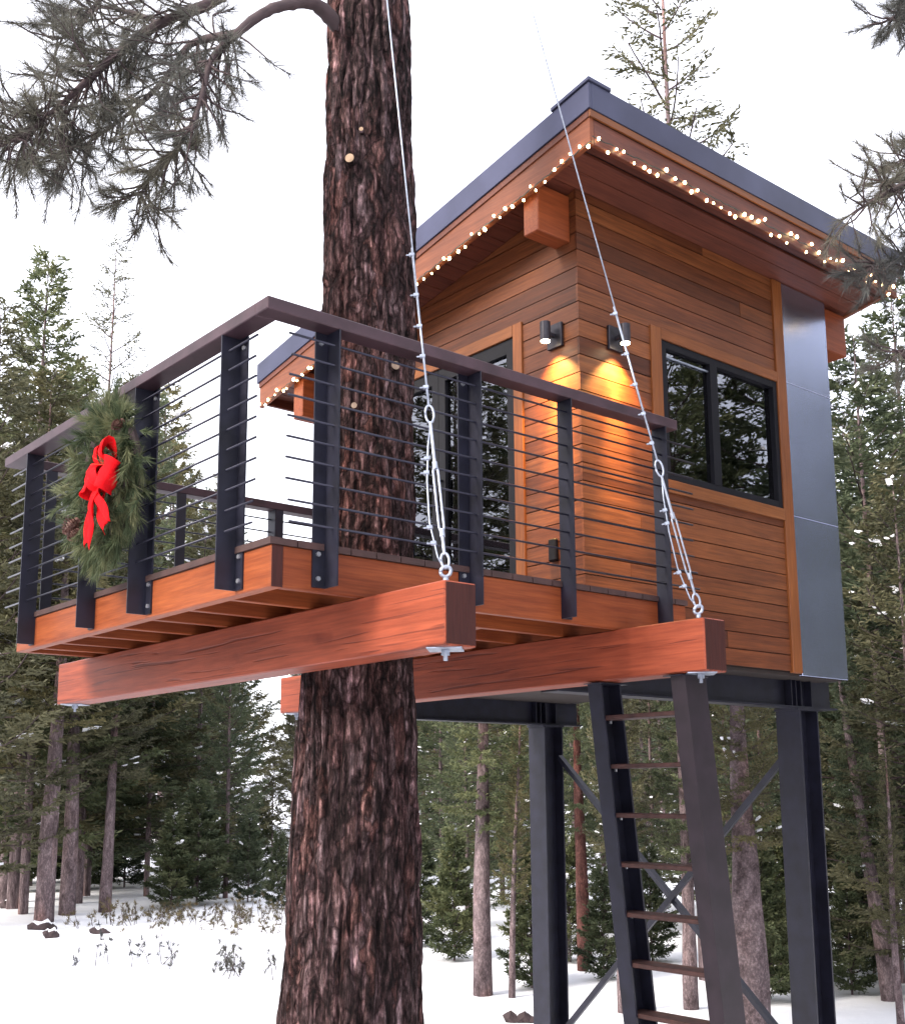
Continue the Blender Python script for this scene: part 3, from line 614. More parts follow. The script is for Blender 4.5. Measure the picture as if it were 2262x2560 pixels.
def needles(tips, n, ln, wd, rng, spread=1.1):
    """needle tufts: tips = [(pos, dir)], returns verts, faces, tint"""
    T = len(tips); P_ = np.array([t[0] for t in tips], float); D_ = np.array([t[1] for t in tips], float)
    D_ /= np.linalg.norm(D_, axis=1)[:, None]+1e-9
    P_ = np.repeat(P_, n, 0); D_ = np.repeat(D_, n, 0); N_ = len(P_)
    dirs = D_+rng.normal(0, spread*.45, (N_, 3)); dirs /= np.linalg.norm(dirs, axis=1)[:, None]
    P_ = P_-D_*(rng.random((N_, 1))*ln*.7)
    l = ln*(.7+.5*rng.random((N_, 1))); side = np.cross(dirs, rng.normal(0, 1, (N_, 3))); side /= np.linalg.norm(side, axis=1)[:, None]+1e-9
    a = P_-side*wd/2; b_ = P_+side*wd/2; c = P_+dirs*l
    V_ = np.stack([a, b_, c], 1).reshape(-1, 3); F_ = np.arange(N_*3).reshape(-1, 3)
    tint = np.repeat(np.clip(np.repeat(rng.random(T), n)*.7+rng.random(N_)*.3, 0, 1), 1)
    return V_, F_, tint
def fastmesh(name, V_, F_, tint, mats, mi=None):
    me = bpy.data.meshes.new(name); k = F_.shape[1]
    me.vertices.add(len(V_)); me.vertices.foreach_set('co', np.asarray(V_, np.float32).ravel())
    me.loops.add(F_.size); me.loops.foreach_set('vertex_index', F_.astype(np.int32).ravel())
    me.polygons.add(len(F_)); me.polygons.foreach_set('loop_start', np.arange(0, F_.size, k, dtype=np.int32))
    for m in mats: me.materials.append(m)
    if mi is not None: me.polygons.foreach_set('material_index', np.asarray(mi, np.int32))
    me.update(calc_edges=True)
    at = me.attributes.new('tint', 'FLOAT', 'FACE'); at.data.foreach_set('value', np.asarray(tint, np.float32))
    return me
# hanging limbs of the pine, traced in space as drooping boughs
rng = np.random.default_rng(11)
def bough(poly, r0, r1, parent, tuft_from, ntw, tl, name='limb', mat=None, nn=36, ln=.135, wd=.003, spread=1.0, hang=.3):
    pts = [Vector(p) for p in poly]; n = 6; cur = []
    for i in range(len(pts)-1):
        a = pts[max(i-1, 0)]; b_ = pts[i]; c = pts[i+1]; d = pts[min(i+2, len(pts)-1)]
        for k in range(n):
            t = k/n; cur.append(.5*((2*b_)+(c-a)*t+(2*a-5*b_+4*c-d)*t*t+(3*b_-a-3*c+d)*t**3))
    cur.append(pts[-1]); m = len(cur)
    mb = MB().tube(cur, [r0+(r1-r0)*i/(m-1) for i in range(m)], 8, jit=.12)
    tips = []
    for k in range(ntw):
        f = tuft_from+(1-tuft_from)*rng.random(); i = min(int(f*(m-1)), m-2); p = cur[i]; ax = (cur[i+1]-cur[i]).normalized()
        s = Vector(rng.normal(0, 1, 3)); s = (s-ax*s.dot(ax)*.6).normalized(); d = (s*.8+ax*.5+Vector((0, 0, -hang))).normalized(); L_ = tl*(.4+.8*rng.random())
        q = [p]; dd = d
        for j in range(4):
            dd = (dd+Vector(rng.normal(0, .22, 3))+Vector((0, 0, .06))).normalized(); q.append(q[-1]+dd*L_/4)
        mb.tube(q, [.007, .0055, .0045, .0035, .0025], 4, cap=False)
        tips += [(q[-1], dd), (q[3], dd)]
        if rng.random() < .6:
            e = (dd+Vector(rng.normal(0, .8, 3))).normalized(); mb.tube([q[2], q[2]+e*L_*.35], [.004, .0025], 4, cap=False); tips.append((q[2]+e*L_*.35, e))
    o = mb.build(name, mat or M['twig'], parent, fix=False, smooth=True)
    V_, F_, T_ = needles(tips, nn, ln, wd, rng, spread); me = fastmesh('needles', V_, F_, T_, [M['pine']])
    nn_ = link('needles', me, o); nn_['kind'] = 'stuff'
    return o
def P3(u, v, h): return Vector(spot(u, h, v))
bough([P3(900, 150, 6.3), P3(840, 62, 6.15), P3(790, 12, 6.0), P3(740, 8, 5.9), P3(668, 28, 5.75), P3(590, 85, 5.6), P3(530, 150, 5.5), P3(508, 230, 5.4), P3(480, 330, 5.3)], .05, .008, pine, .62, 40, .38)
bough([P3(850, -160, 6.2), P3(640, -60, 6.0), P3(520, 10, 5.9), P3(400, 60, 5.8), P3(290, 140, 5.7), P3(210, 210, 5.6), P3(120, 290, 5.5), P3(20, 350, 5.4)], .042, .008, pine, .30, 98, .42)
bough([P3(590, 85, 5.6), P3(480, 110, 5.7), P3(420, 190, 5.8), P3(340, 270, 5.9), P3(260, 330, 6.0), P3(200, 370, 6.1)], .022, .006, pine, .1, 70, .42)
bough([P3(508, 230, 5.4), P3(470, 330, 5.45), P3(420, 400, 5.5), P3(370, 450, 5.6), P3(350, 500, 5.6)], .012, .005, pine, .1, 46, .33)
bough([P3(120, 290, 5.5), P3(60, 340, 5.4), P3(-40, 380, 5.3)], .015, .006, pine, .0, 34, .4)
bough([P3(300, -80, 5.9), P3(240, 10, 5.9), P3(190, 80, 5.8), P3(130, 100, 5.8)], .015, .005, pine, .2, 24, .35)
bough([P3(400, 60, 5.8), P3(330, 30, 6.1), P3(240, 20, 6.3), P3(170, 60, 6.4)], .015, .005, pine, .1, 34, .4)
bough([P3(210, 210, 5.6), P3(150, 330, 5.7), P3(180, 380, 5.7), P3(130, 400, 5.8)], .012, .004, pine, .2, 22, .35)

# ------------------------------------------------------------------ conifers
def conifer_mesh(seed, H=10., base=.12, R=1.9, nb=95, droop=.25, lean=0, dens=1.0, mats=('fir', 'barkfar'), snow=.02, rad0=.14, pw=.8, leaf=1.):
    rg = np.random.default_rng(seed); Vs = []; Fs = []; Ts = []; mb = MB()
    n = 14; tr = []
    for i in range(n): f = i/(n-1); tr.append((lean*f*f*H+.03*H*.1*math.sin(f*5+seed), .02*math.sin(f*7+seed*2), H*f-(.4 if i == 0 else 0)))
    tmesh = MB().tube(tr, [rad0*(1-i/(n-1))**.85+.008 for i in range(n)], 12, jit=.08).mesh('trunk', M[mats[1]], smooth=True, fix=False)
    W = []; Q = []; T = []; MI = []
    for b_ in range(nb):
        f = (b_+rg.random())/nb; f = base+(1-base)*f; z = H*f*.995; g = (f-base)/(1-base)
        L_ = R*((1-g)**pw)*(.55+.6*rg.random())*(min(1, .55+g*3)) + .12
        a = b_*2.399+rg.normal(0, .3); tx = np.interp(f, [i/(n-1) for i in range(n)], [p[0] for p in tr])
        ax = np.array([math.cos(a), math.sin(a), .35-droop*1.6+g*.9]); ax /= np.linalg.norm(ax); p0 = np.array([tx, 0, z])
        m = 7; pts = []; p = p0.copy(); d = ax.copy()
        for j in range(m): pts.append(p.copy()); d = d+np.array([0, 0, .05+droop*.1-.14*droop*(1 if j < 3 else -1.6)])+rg.normal(0, .05, 3); d /= np.linalg.norm(d); p = p+d*L_/(m-1)
        mb.tube(pts, [.018*(L_/R)*(1-j/(m))+.004 for j in range(m)], 4, cap=False)
        pts = np.array(pts); nt_ = max(6, int(62*dens*L_/R)); s = .12+.88*rg.random(nt_)**.8; idx = s*(m-1); i0 = np.clip(idx.astype(int), 0, m-2); fr = (idx-i0)[:, None]
        q = pts[i0]*(1-fr)+pts[i0+1]*fr; bd = pts[i0+1]-pts[i0]; bd /= np.linalg.norm(bd, axis=1)[:, None]
        side = np.cross(bd, [0, 0, 1]); side /= np.linalg.norm(side, axis=1)[:, None]+1e-9; sg = np.where(rg.random(nt_) < .5, -1, 1)[:, None]
        tl = (.16+.30*(1-s)*L_)[:, None]*(.6+.7*rg.random((nt_, 1))); td = side*sg*.85+bd*.6+rg.normal(0, .18, (nt_, 3))+np.array([0, 0, -.1]); td /= np.linalg.norm(td, axis=1)[:, None]
        tint_b = rg.random()*.6
        k = 10                                      # sprays along each twig
        ss = np.linspace(.05, 1, k)[None, :, None]; c = (q[:, None]+td[:, None]*tl[:, None]*ss).reshape(-1, 3); dd = np.repeat(td, k, 0)+rg.normal(0, .45, (nt_*k, 3)); dd /= np.linalg.norm(dd, axis=1)[:, None]
        up_ = rg.normal(0, 1, (nt_*k, 3)); w = np.cross(dd, up_); w /= np.linalg.norm(w, axis=1)[:, None]+1e-9
        ll = (.06+.065*rg.random((nt_*k, 1)))*leaf; ww = (.011+.010*rg.random((nt_*k, 1)))*leaf
        W += [np.stack([c-w*ww*.6, c+dd*ll*.5-w*ww, c+dd*ll, c+dd*ll*.5+w*ww], 1)]
        T.append(np.clip(tint_b+rg.random(nt_*k)*.45, 0, 1)); MI.append(np.zeros(nt_*k, int))
        if rg.random() < snow*7:                  # snow caught on the bough
            ns = rg.integers(1, 4)
            for _ in range(ns):
                j = rg.integers(2, m-1); cc = pts[j]+[0, 0, .03]; e = rg.normal(0, .05, 3); r_ = .05+.09*rg.random()
                r_ *= .4; o8 = np.array([[x, y_, z_] for z_ in (-.5, .6) for x, y_ in ((-1, -1), (1, -1), (1, 1), (-1, 1))])*r_*rg.uniform(.5, 1.1, (8, 3)); o8 = o8+np.sign(o8[:, :1])*bd[0]*r_*1.2; o8 += cc+e
                W.append(np.stack([o8[[0, 3, 2, 1]], o8[[4, 5, 6, 7]], o8[[0, 1, 5, 4]], o8[[1, 2, 6, 5]], o8[[2, 3, 7, 6]], o8[[3, 0, 4, 7]]])); T.append(np.full(6, .5)); MI.append(np.ones(6, int))
    Wv = np.concatenate(W).reshape(-1, 3); Fv = np.arange(len(Wv)).reshape(-1, 4)
    crown = fastmesh('crown', Wv, Fv, np.concatenate(T), [M[mats[0]], M['snow']], np.concatenate(MI))
    limbs = mb.mesh('limbs', M['twig'], fix=False)
    return tmesh, crown, limbs
RAD0 = {'sparse': .1, 'fir': .14, 'tall': .16, 'thin': .1, 'far': .14, 'young': .04, 'red': .15}
VAR = {
 'fir': [conifer_mesh(1, 10, .08, 1.9, 110, .3, snow=.03), conifer_mesh(2, 10, .14, 1.6, 100, .4, snow=.02), conifer_mesh(3, 10, .1, 2.2, 120, .35, mats=('firdull', 'barkfar'))],
 'tall': [conifer_mesh(4, 12, .34, 1.7, 90, .45, rad0=.15, snow=.01), conifer_mesh(5, 12, .42, 1.9, 80, .35, mats=('firdull', 'barkfar'), rad0=.17, snow=.02)],
 'thin': [conifer_mesh(6, 12, .3, 1.15, 80, .1, dens=.5, rad0=.1, mats=('firdull', 'barkfar'), snow=0)],
 'sparse': [conifer_mesh(16, 12, .3, 1.6, 54, .1, dens=.75, leaf=.6, rad0=.1, mats=('firdull', 'barkfar'), snow=0)],
 'far': [conifer_mesh(7, 10, .08, 1.8, 80, .3, mats=('fardark', 'barkfar')), conifer_mesh(8, 10, .2, 1.5, 70, .4, mats=('firdull', 'barkfar'))],
 'young': [conifer_mesh(9, 3, .05, .75, 50, .15, rad0=.04, dens=.9, snow=.03)],
 'red': [conifer_mesh(10, 12, .38, 1.6, 75, .4, mats=('fir', 'barkred'), rad0=.15)],
}
def tree(kind, vi, x, y, H, label, sxy=1., rot=0, tilt=0, name='fir_tree', group=None, trad_=None, z=None):
    tm, cm, lm = VAR[kind][vi % len(VAR[kind])]; H0 = {'sparse': 12, 'fir': 10, 'tall': 12, 'thin': 12, 'far': 10, 'young': 3, 'red': 12}[kind]
    o = thing(name, (x, y, (gz(x, y) if z is None else z)-.05), label, 'tree', group); k = H/H0
    o.rotation_euler = (tilt*rt[1]*-1, tilt*rt[0], rot) if tilt else (0, 0, rot)
    for nme, me in (('trunk', tm), ('crown', cm), ('limb', lm)):
        c = bpy.data.objects.new(nme, me); COL.objects.link(c); c.parent = o
        s = k*sxy if nme != 'trunk' else ((trad_/RAD0[kind]) if trad_ else k*.6); c.scale = (s if nme == 'trunk' else sxy*k, s if nme == 'trunk' else sxy*k, k)
    return o
random.seed(21)
def T(u, h, vtop, kind, vi, label, sxy=1., tilt=0, trad_=None, name='fir_tree', group=None):
    p = spot(u, h); q = spot(u, h, vtop); g = gz(p[0], p[1]); tree(kind, vi, p[0], p[1], q[2]-g, label, sxy, random.uniform(0, 6.28), tilt, name, group, trad_)
s = 1/.7984
# left, seen past the end of the railing
T(40*s, 25, 640, 'fir', 0, 'tall olive fir with a bushy lower crown at the left edge, above the railing end', 1.15)
T(182*s, 28, 600, 'sparse', 0, 'slender open topped fir against the sky above the wreath', 1.25)
T(60*s, 24, 930, 'tall', 1, 'full grey green fir at the left edge behind the railing end', 1.7, 0, .09)
T(150*s, 27.5, 1010, 'fir', 0, 'broad green fir directly behind the wreath', 1.4)
T(110*s, 27, 900, 'fir', 2, 'bushy grey green fir between the two tall tops at the left', 1.3)
T(-60*s, 22, 760, 'fir', 2, 'dense fir cut by the left edge of the picture beside the railing', 1.2)
T(105*s, 23, 1150, 'tall', 1, 'fir with a thick pale leaning trunk in the left foreground, beneath the deck corner', 1.2, .05, .17)
T(143*s, 24, 1180, 'tall', 0, 'fir with a straight brown trunk just right of the pale leaning one at the left', 1.2, 0, .17)
T(163*s, 26, 1180, 'tall', 0, 'fir with a darker trunk half hidden right of the straight brown one', 1., 0, .12)
T(20*s, 26.5, 1100, 'tall', 1, 'fir with a slim dark trunk nearest the left edge of the snow', 1.1, 0, .14)
T(222*s, 24.5, 1480, 'tall', 1, 'dark trunked fir below the left end of the timber beam', 1.1, 0, .12)
T(180*s, 29, 1350, 'fir', 0, 'dark fir filling the gap behind the trunks below the railing end', 1.4)
T(70*s, 31, 1300, 'fir', 1, 'dark fir behind the pale leaning trunk', 1.4)
T(-10*s, 30, 1250, 'fir', 0, 'dark fir behind the slim trunk at the left edge', 1.4)
T(300*s, 28, 1420, 'fir', 1, 'dark fir behind the left part of the timber beam', 1.5)
T(340*s, 33, 1340, 'fir', 0, 'tall dark fir farther behind the left part of the timber beam', 1.5)
T(395*s, 30, 1290, 'fir', 2, 'broad olive fir below the middle of the timber beam', 1.25)
T(420*s, 36, 1190, 'thin', 0, 'thin fir whose tip shows between the railing posts right of the wreath', .8)
T(455*s, 27, 1500, 'fir', 0, 'green fir just left of the bright gap beside the main trunk', .9)
T(350*s, 25, 2030, 'young', 0, 'young fir standing on the snow below the timber beam', 1.2)
T(400*s, 25.5, 1960, 'young', 0, 'young bushy fir next to the smaller one below the timber beam', 1.2)
T(440*s, 27, 2060, 'young', 0, 'third young fir in the row below the timber beam', 1.2)
T(545*s, 34, 1800, 'thin', 0, 'narrow fir with pale trunk between the bright gap and the main trunk', 1.)
T(588*s, 32, 1650, 'fir', 2, 'fir with a sunlit edge directly left of the main trunk', .8)
T(500*s, 26, 2040, 'young', 0, 'young fir low on the snow just left of the main trunk', 1.)
T(560*s, 25, 2080, 'young', 0, 'young fir half hidden by the left side of the main trunk', 1.)
# between the trunk and the ladder
T(963*s, 14.7, 1300, 'tall', 0, 'fir with a grey brown trunk between the main trunk and the first steel column', .95, 0, .125)
T(1015*s, 14.5, 1720, 'thin', 0, 'thin leaning fir beside the first steel column', .9, -.06, .04)
T(880*s, 24, 1480, 'fir', 1, 'dark fir right beside the main trunk on its right', 1.2)
T(930*s, 21, 1600, 'fir', 0, 'bushy fir behind the grey brown trunk', 1.)
T(1000*s, 26, 1500, 'fir', 2, 'olive fir in the gap right of the grey brown trunk', 1.3)
T(1040*s, 19, 1600, 'fir', 1, 'dark fir behind the first steel column', .9)
T(1100*s, 23, 1500, 'fir', 0, 'green fir between the first steel column and the reddish trunk', 1.2)
T(1155*s, 16.2, 1500, 'red', 0, 'fir with a reddish trunk between the steel column and the ladder', .9, 0, .1)
T(1200*s, 20, 1550, 'fir', 1, 'dark fir behind the left rail of the ladder', 1.1)
T(1235*s, 13.2, 1560, 'tall', 1, 'fir whose trunk stands behind the left rail of the ladder', .8, 0, .085)
T(1362*s, 13.3, 1500, 'tall', 0, 'fir with a brown trunk seen through the ladder rungs', .9, 0, .09)
T(1478*s, 11.6, 1450, 'tall', 1, 'big scaly trunked fir between the ladder and the right steel column', 1.0, 0, .17)
T(1300*s, 22, 1500, 'fir', 2, 'olive fir far behind the ladder rungs', 1.3)
T(1400*s, 25, 1500, 'fir', 0, 'green fir farther behind the right rail of the ladder', 1.4)
T(1520*s, 15.5, 1450, 'fir', 0, 'green fir behind the crossed brace on the right', 1.)
T(1560*s, 21, 1350, 'fir', 2, 'yellowish fir behind the right steel column', 1.3)
T(1450*s, 19, 1500, 'fir', 1, 'dark fir behind the big scaly trunk', 1.2)
T(1615*s, 17, 1480, 'fir', 2, 'yellowish green fir right of the right steel column', 1.1)
for q_, (u, h, v, lab) in enumerate(((905, 17.5, 1860, 'low young fir in the snow just right of the main trunk'), (1055, 15.2, 1960, 'young fir hugging the right side of the first steel column'), (1130, 17, 1900, 'young fir in front of the reddish trunk'), (1195, 15.5, 2050, 'young fir at the left side of the ladder foot'), (1290, 17, 1950, 'young fir seen between the middle ladder rungs'), (1505, 13.8, 1880, 'young fir against the big scaly trunk'), (1540, 15, 1800, 'taller young fir left of the right steel column'), (1675, 14, 2050, 'young fir right of the right steel column'), (1720, 16, 1800, 'taller young fir near the lower right corner'), (840, 19, 1900, 'young fir peeping out right behind the main trunk'))):
    T(u*s, h, v+(2280-v)*.5, 'young', 0, lab, 1.0)
for k_ in range(16):
    u_ = (-40+k_*37 if k_ < 9 else (470+(k_-9)*25 if k_ < 12 else 860+(k_-12)*75)); T(u_*s, 31+random.uniform(-2, 4), 2010+random.uniform(-60, 50), 'young', 0, 'young fir in the understorey, seen dimly behind the nearer trunks', 1.2, group='young firs in the understorey')
# right
T(1765*s, 15.2, 820, 'fir', 0, 'big dark snow flecked fir at the right edge beside the metal wall', 1.4)
T(1825*s, 13.6, 1150, 'fir', 2, 'full olive fir cut by the right edge in front of the dark snow flecked one', 1.3)
T(1850*s, 16.5, 700, 'fir', 0, 'tall fir cut by the right edge, behind the dark snow flecked one', 1.3)
T(1700*s, 23, 1250, 'fir', 2, 'olive fir between the metal wall and the dark one at the right edge', 1.2)
T(1745*s, 13.5, 1500, 'tall', 0, 'fir with a leaning grey trunk at the lower right corner', .8, .08, .1)
T(1765*s, 11.9, 1850, 'thin', 0, 'slim dark sapling fir at the lower right corner', .9, .05, .04)
T(1790*s, 18, 1300, 'fir', 1, 'dense dark fir filling the lower right edge', 1.2)
T(1392*s, 15.5, -260, 'sparse', 0, 'tall sparse young fir rising behind the cabin roof', 1.45, 0, .09)
# farther forest, one by one
random.seed(77)
fg = 'distant firs filling the forest behind the treehouse'; fl = 'distant conifer standing in the forest behind the treehouse'
for i in range(110):
    u = random.uniform(-250, 2500); h = random.uniform(34, 75)
    vt = 1480+random.uniform(-120, 160)
    if u < 420: vt -= 420
    if 420 <= u < 590: vt -= 150
    if 590 <= u < 700: vt = 1860+random.uniform(-40, 60)
    if 700 <= u < 760: vt = 1640
    if u > 2080: vt -= 330
    T(u, h, vt, 'far', i, fl, random.uniform(.9, 1.3), 0, None, 'fir_tree', fg)
# woods beside and behind the camera, seen in the glass and the metal
bl = 'fir standing in the woods on the open side of the deck'; bgp = 'firs around the clearing in front of the deck'
wood_pts = []
for az, d0 in [(a_, d_) for d_ in (13, 19) for a_ in range(-100, 25, 10)]:
    wood_pts.append((4+d0*math.cos(rad(az+d0*7 % 9))*1.0, 0+d0*math.sin(rad(az+d0*7 % 9))*1.0))
for az, d0 in [(a_, d_) for d_ in (15, 21) for a_ in range(108, 205, 12)]:
    wood_pts.append((0+d0*math.cos(rad(az+d0*5 % 11)), 1+d0*math.sin(rad(az+d0*5 % 11))))
def seen(x, y):                                    # keep this wood out of the picture itself
    d = np.array([x, y])-CAM[:2]; z = d@FH; l = d[0]*rt[0]+d[1]*rt[1]
    return z > 0 and abs(l) < z*.39+3
for i, (x, y) in enumerate(wood_pts):
    x += random.uniform(-1, 1); y += random.uniform(-1, 1)
    if seen(x, y) or math.hypot(x-CAM[0], y-CAM[1]) < 6: continue
    tree('fir' if i % 4 else 'tall', i, x, y, random.uniform(10.5, 15), bl, 1.3, i*1.7, 0, 'fir_tree', bgp)
# pine whose boughs reach in from the right
rp = thing('side_pine', tuple(spot(2850, 7.2)[:2])+(GZ,), 'pine standing outside the right edge whose boughs hang over the roof corner', 'pine tree')
c_ = spot(2850, 7.2); MB().tube([(c_[0], c_[1], z) for z in (GZ-.3, -1, 1, 3, 5, 7)], [.3, .27, .25, .22, .2, .16], 16, jit=.05).build('trunk', M['bark'], rp, smooth=True)
bough([Vector((c_[0], c_[1], P3(2850, 250, 7.2)[2])), P3(2600, 330, 7.0), P3(2400, 430, 6.8), P3(2290, 450, 6.6), P3(2220, 480, 6.5), P3(2150, 520, 6.4)], .04, .006, rp, .35, 60, .38, nn=40, ln=.11)
bough([P3(2600, 330, 7.0), P3(2450, 560, 6.9), P3(2330, 630, 6.8), P3(2240, 650, 6.7), P3(2170, 665, 6.6)], .025, .005, rp, .35, 62, .26, nn=44, ln=.11)
bough([Vector((c_[0], c_[1], P3(2850, 0, 7.2)[2])), P3(2500, -20, 7.0), P3(2330, 20, 6.9), P3(2270, 20, 6.8), P3(2225, 50, 6.7)], .04, .006, rp, .5, 50, .26, nn=44, ln=.12)
bough([Vector((c_[0], c_[1], P3(2850, 300, 7.2)[2])), P3(2500, 360, 7.3), P3(2330, 370, 7.2), P3(2270, 400, 7.2)], .03, .006, rp, .5, 45, .35, nn=40, ln=.11)
bough([Vector((c_[0], c_[1], P3(2850, 780, 7.2)[2])), P3(2500, 820, 7.1), P3(2350, 860, 7.0), P3(2230, 880, 6.9)], .03, .006, rp, .5, 30, .3, nn=40, ln=.11)

# ------------------------------------------------------------------ wreath
WC = Vector((-.14, 1.385, .54))
wr = thing('wreath', WC, 'evergreen wreath with a big red bow hanging on the railing', 'wreath')
tips = []
MB().tube([WC+Vector((0, .27*math.cos(a), .31*math.sin(a))) for a in np.linspace(0, 6.283, 33)], .045, 8).build('ring', M['twig'], wr)
rng = np.random.default_rng(5)
for i in range(520):
    a = rng.random()*6.283; rr = rng.normal(0, .055); base = WC+Vector((rng.normal(-.02, .03), (.265+rr)*math.cos(a), (.30+rr)*math.sin(a)))
    tang = Vector((0, -math.sin(a), math.cos(a))); out = Vector((0, math.cos(a), math.sin(a)))
    # sprays run down both sides from the top
    flow = tang if math.cos(a) < 0 else -tang
    flow = -flow if False else flow
    d = (flow*-.0+out*.55*(.4+rng.random())+Vector((0, 0, -.75))*(1 if rng.random() < .85 else -.6)+Vector((-.45, 0, 0))*rng.random()+Vector(rng.normal(0, .25, 3)))
    if math.sin(a) > .75: d = d+Vector((0, 0, 1.1))*rng.random()
    tips.append((base+d.normalized()*.07, d.normalized()))
V1, F1, T1 = needles(tips, 46, .088, .0045, rng, .55)
g = link('greenery', fastmesh('greenery', V1, F1, T1, [M['wreathleaf']]), wr); g['kind'] = 'stuff'
def cone(p, L_=.09, r=.035, ax=(-.7, 0, -.7)):
    ax = Vector(ax).normalized(); b_ = ax.orthogonal().normalized(); c = ax.cross(b_); mb = MB()
    mb.tube([p-ax*L_*.5, p, p+ax*L_*.5], [r*.5, r*.75, r*.2], 8)
    for i in range(70):
        f = i/70; an = i*2.4; rr = r*math.sin(math.pi*(.15+.8*f))*1.05; q = p+ax*(f-.5)*L_; o = b_*math.cos(an)+c*math.sin(an); t = ax.cross(o)
        mb.add([q+t*.009, q-t*.009, q+o*rr-t*.008+ax*.008, q+o*rr*1.1+ax*.012, q+o*rr+t*.008+ax*.008], [(0, 1, 2, 3, 4)])
    return mb.build('pine_cone', M['cone'], wr, fix=False)
cone(WC+Vector((-.12, .18, -.22)), .1, .045); cone(WC+Vector((-.12, .14, -.27)), .07, .035); cone(WC+Vector((-.1, -.3, .22)), .07, .025)
# bow: loops, knot and two tails, ribbon 7 cm wide with folds
def ribbon(path, w, name='bow_loop', tw=None, n=28, sol=.002, notch=False):
    path = [Vector(p) for p in path]; cur = []
    for i in range(len(path)-1):
        a = path[max(i-1, 0)]; b_ = path[i]; c = path[i+1]; d = path[min(i+2, len(path)-1)]
        for k in range(8): t = k/8; cur.append(.5*((2*b_)+(c-a)*t+(2*a-5*b_+4*c-d)*t*t+(3*b_-a-3*c+d)*t**3))
    cur.append(path[-1]); mb = MB(); m = len(cur); K = 6
    for i, p in enumerate(cur):
        t = (cur[min(i+1, m-1)]-cur[max(i-1, 0)]).normalized(); wd = tw(i/(m-1)) if tw else Vector((0, 1, 0)); wd = (wd-t*wd.dot(t)).normalized(); nn = t.cross(wd)
        ww = w(i/(m-1)) if callable(w) else w
        for k in range(K+1):
            s_ = k/K-.5; off = nn*.010*math.sin(s_*9+i*.35); ext_ = t*(.045*(abs(s_)*2-.5) if notch and i == m-1 else 0); mb.v.append(tuple(p+wd*ww*s_+off+ext_))
    for i in range(m-1):
        for k in range(K): mb.f.append((i*(K+1)+k, i*(K+1)+k+1, (i+1)*(K+1)+k+1, (i+1)*(K+1)+k)); mb.m.append(0)
    o = mb.build(name, M['ribbon'], wr, smooth=True, fix=False); md = o.modifiers.new('thick', 'SOLIDIFY'); md.thickness = sol
B = Vector((-.25, 1.17, .49))
pinch = lambda f: .035+.085*math.sin(math.pi*min(1, max(0, f)))
X = lambda a, b_, c: B+Vector((a, b_, c))
wv = lambda v: (lambda f: Vector(v))
ribbon([X(0, .01, .03), X(-.05, .03, .1), X(-.03, .045, .155), X(.01, .035, .1), X(0, .01, .03)], lambda f: .03+.06*math.sin(math.pi*f), tw=wv((.45, .9, .1)))
ribbon([X(0, -.02, .03), X(-.06, -.05, .11), X(-.03, -.065, .17), X(.02, -.05, .1), X(0, -.02, .03)], lambda f: .04+.085*math.sin(math.pi*f), tw=wv((.4, .9, -.1)))
wide = lambda f: .05+.12*math.sin(math.pi*min(1, max(0, f)))
ribbon([X(0, 0, 0), X(-.06, .07, .03), X(-.045, .13, .0), X(.01, .08, -.03), X(0, 0, 0)], wide, tw=wv((.15, .1, 1)))
ribbon([X(0, 0, 0), X(-.06, -.07, .03), X(-.045, -.12, -.01), X(.01, -.08, -.03), X(0, 0, 0)], wide, tw=wv((.15, -.1, 1)))
ribbon([X(-.0, .0, .07), X(-.075, .005, .035), X(-.075, -.005, -.03), X(-.0, .0, -.07)], lambda f: .1+.03*math.sin(3*f), 'bow_knot')
ribbon([X(-.03, .01, -.03), X(-.06, .03, -.12), X(-.05, .075, -.21), X(-.04, .105, -.32)], lambda f: .08+.05*f, 'bow_tail', wv((.15, 1, .25)), notch=True)
ribbon([X(-.03, -.01, -.03), X(-.06, -.03, -.1), X(-.05, -.06, -.17), X(-.03, -.09, -.25)], lambda f: .08+.06*f, 'bow_tail', wv((.15, 1, -.25)), notch=True)

# ------------------------------------------------------------------ things on the snow
random.seed(9)
def lump(u, v, w, hgt, label, snowcap=True):
    g = spot(u, 5, v); d = ray(u, v); t = (GZ-CAM[2])/d[2]; p = CAM+d*t; z = gz(p[0], p[1])
    th = thing('log_stump', (p[0], p[1], z), label, 'stump'); ax = Vector((rt[0], rt[1], .12*random.uniform(-1, 1))); c = Vector((p[0], p[1], z+hgt*.2))
    mb = MB(); pts = [c+ax*w*(-.5+i/6)+Vector((0, 0, .03*math.sin(i*2))) for i in range(7)]
    mb.tube(pts, [hgt*.30, hgt*.5, hgt*.55, hgt*.5, hgt*.52, hgt*.45, hgt*.35], 10, jit=.14); mb.build('wood', M['rock'], th)
    MB().tube([q+Vector((0, 0, hgt*.42)) for q in pts[1:-1]], [hgt*.15, hgt*.3, hgt*.25, hgt*.3, hgt*.1], 8, jit=.1).build('snow_cap', M['snow'], th, smooth=True)
lump(28*s, 1812*s, .55, .2, 'dark log lying in the snow nearest the left edge'); lump(85*s, 1850*s, .5, .2, 'dark log in the snow below the pale leaning trunk')
lump(103*s, 1868*s, .25, .16, 'small dark stump just below the log under the leaning trunk'); lump(200*s, 1862*s, .35, .12, 'low flat log in the snow right of the two dark ones')
lump(1035*s, 2050*s, .3, .14, 'grey stump at the bottom edge beside the steel column')
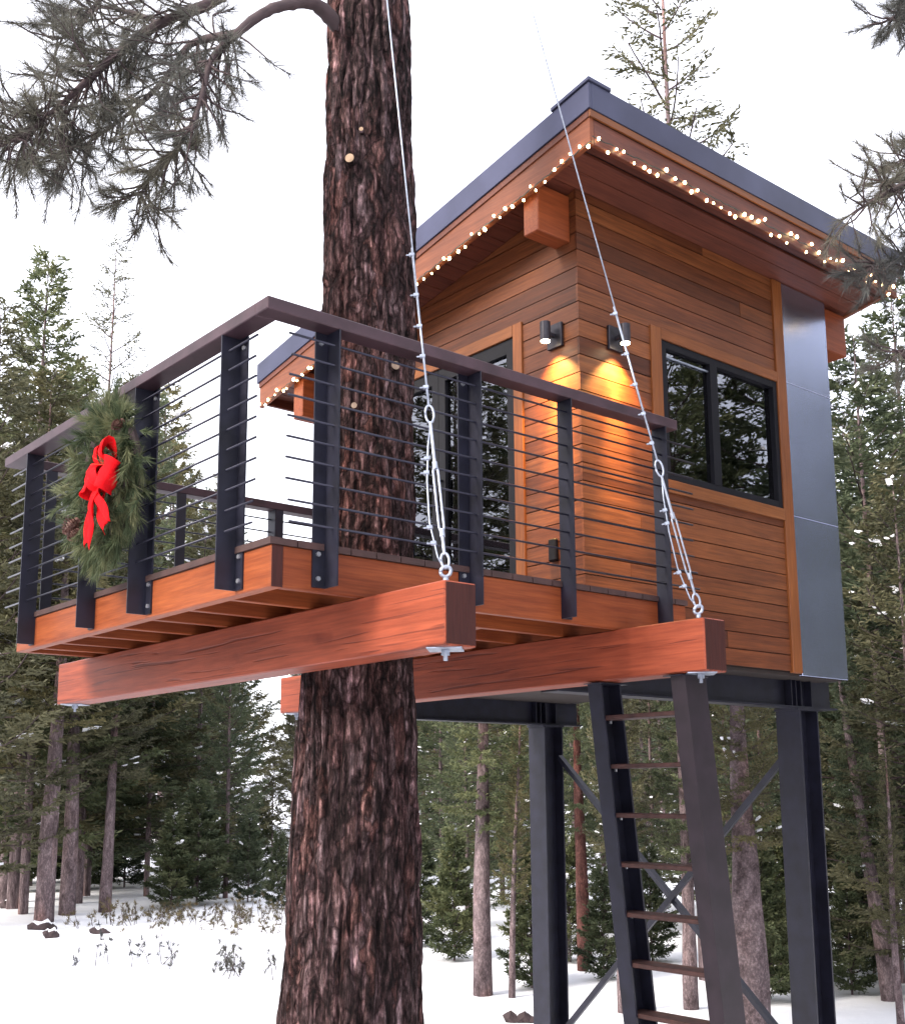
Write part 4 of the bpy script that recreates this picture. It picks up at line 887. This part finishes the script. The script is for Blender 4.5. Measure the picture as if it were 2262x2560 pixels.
def sprig(u, v, hgt, n, label, mat='pine', spread=.35, name='shrub'):
    d = ray(u, v); t = (GZ-CAM[2])/d[2]; p = CAM+d*t; z = gz(p[0], p[1]); th = thing(name, (p[0], p[1], z), label, 'shrub')
    rg = np.random.default_rng(int(u)); mb = MB(); tips = []
    for i in range(n):
        b_ = Vector((p[0]+rg.normal(0, spread), p[1]+rg.normal(0, spread), z-.05)); dd = Vector((rg.normal(0, .4), rg.normal(0, .4), 1)).normalized(); L_ = hgt*(.5+.6*rg.random())
        q = [b_, b_+dd*L_*.5, b_+dd*L_+Vector(rg.normal(0, .05, 3))]; mb.tube(q, [.006, .005, .003], 4, cap=False)
        for f in (.45, .65, .85, 1): tips.append((b_.lerp(q[2], f)+Vector(rg.normal(0, .03, 3)), (dd+Vector(rg.normal(0, .7, 3))).normalized()))
    mb.build('stem', M['twig'], th, fix=False)['kind'] = 'stuff'
    V_, F_, T_ = needles(tips, 22, .075, .009, rg, 1.4); o = link('leaves', fastmesh('leaves', V_, F_, T_, [M[mat]]), th); o['kind'] = 'stuff'
sprig(230*s, 1935*s, .5, 9, 'small evergreen sprigs poking from the snow at the lower left', spread=.5)
sprig(455*s, 1945*s, .5, 16, 'cluster of evergreen sprigs poking from the snow left of the main trunk', spread=.38)
sprig(865*s, 1880*s, .5, 9, 'small shrub in the snow just right of the main trunk')
sprig(1075*s, 1930*s, .5, 8, 'low shrub at the foot of the first steel column')
for i, (u, v) in enumerate(((230, 1835), (440, 1842), (470, 1850), (505, 1850), (545, 1862), (585, 1880), (400, 1835), (330, 1832), (280, 1840))):
    sprig(u*s, (v+random.uniform(-14, 6))*s, random.uniform(.28, .5), 15, ('greenish low bush at the foot of the dark trunk on the left', 'brown dry bush below the young firs, right of the middle of the brushy row', 'brown dry bush in the brushy row, second from the main trunk but two', 'brown dry bush in the brushy row, third from the main trunk', 'brown dry bush in the brushy row, next but one to the main trunk', 'brown dry bush touching the left side of the main trunk', 'thin brown bush in the middle of the brushy row under the timber beam', 'sparse dry bush at the left end of the brushy row', 'sparse dry twigs on the snow right of the dark trunk')[i], 'brush', random.uniform(.5, .9))
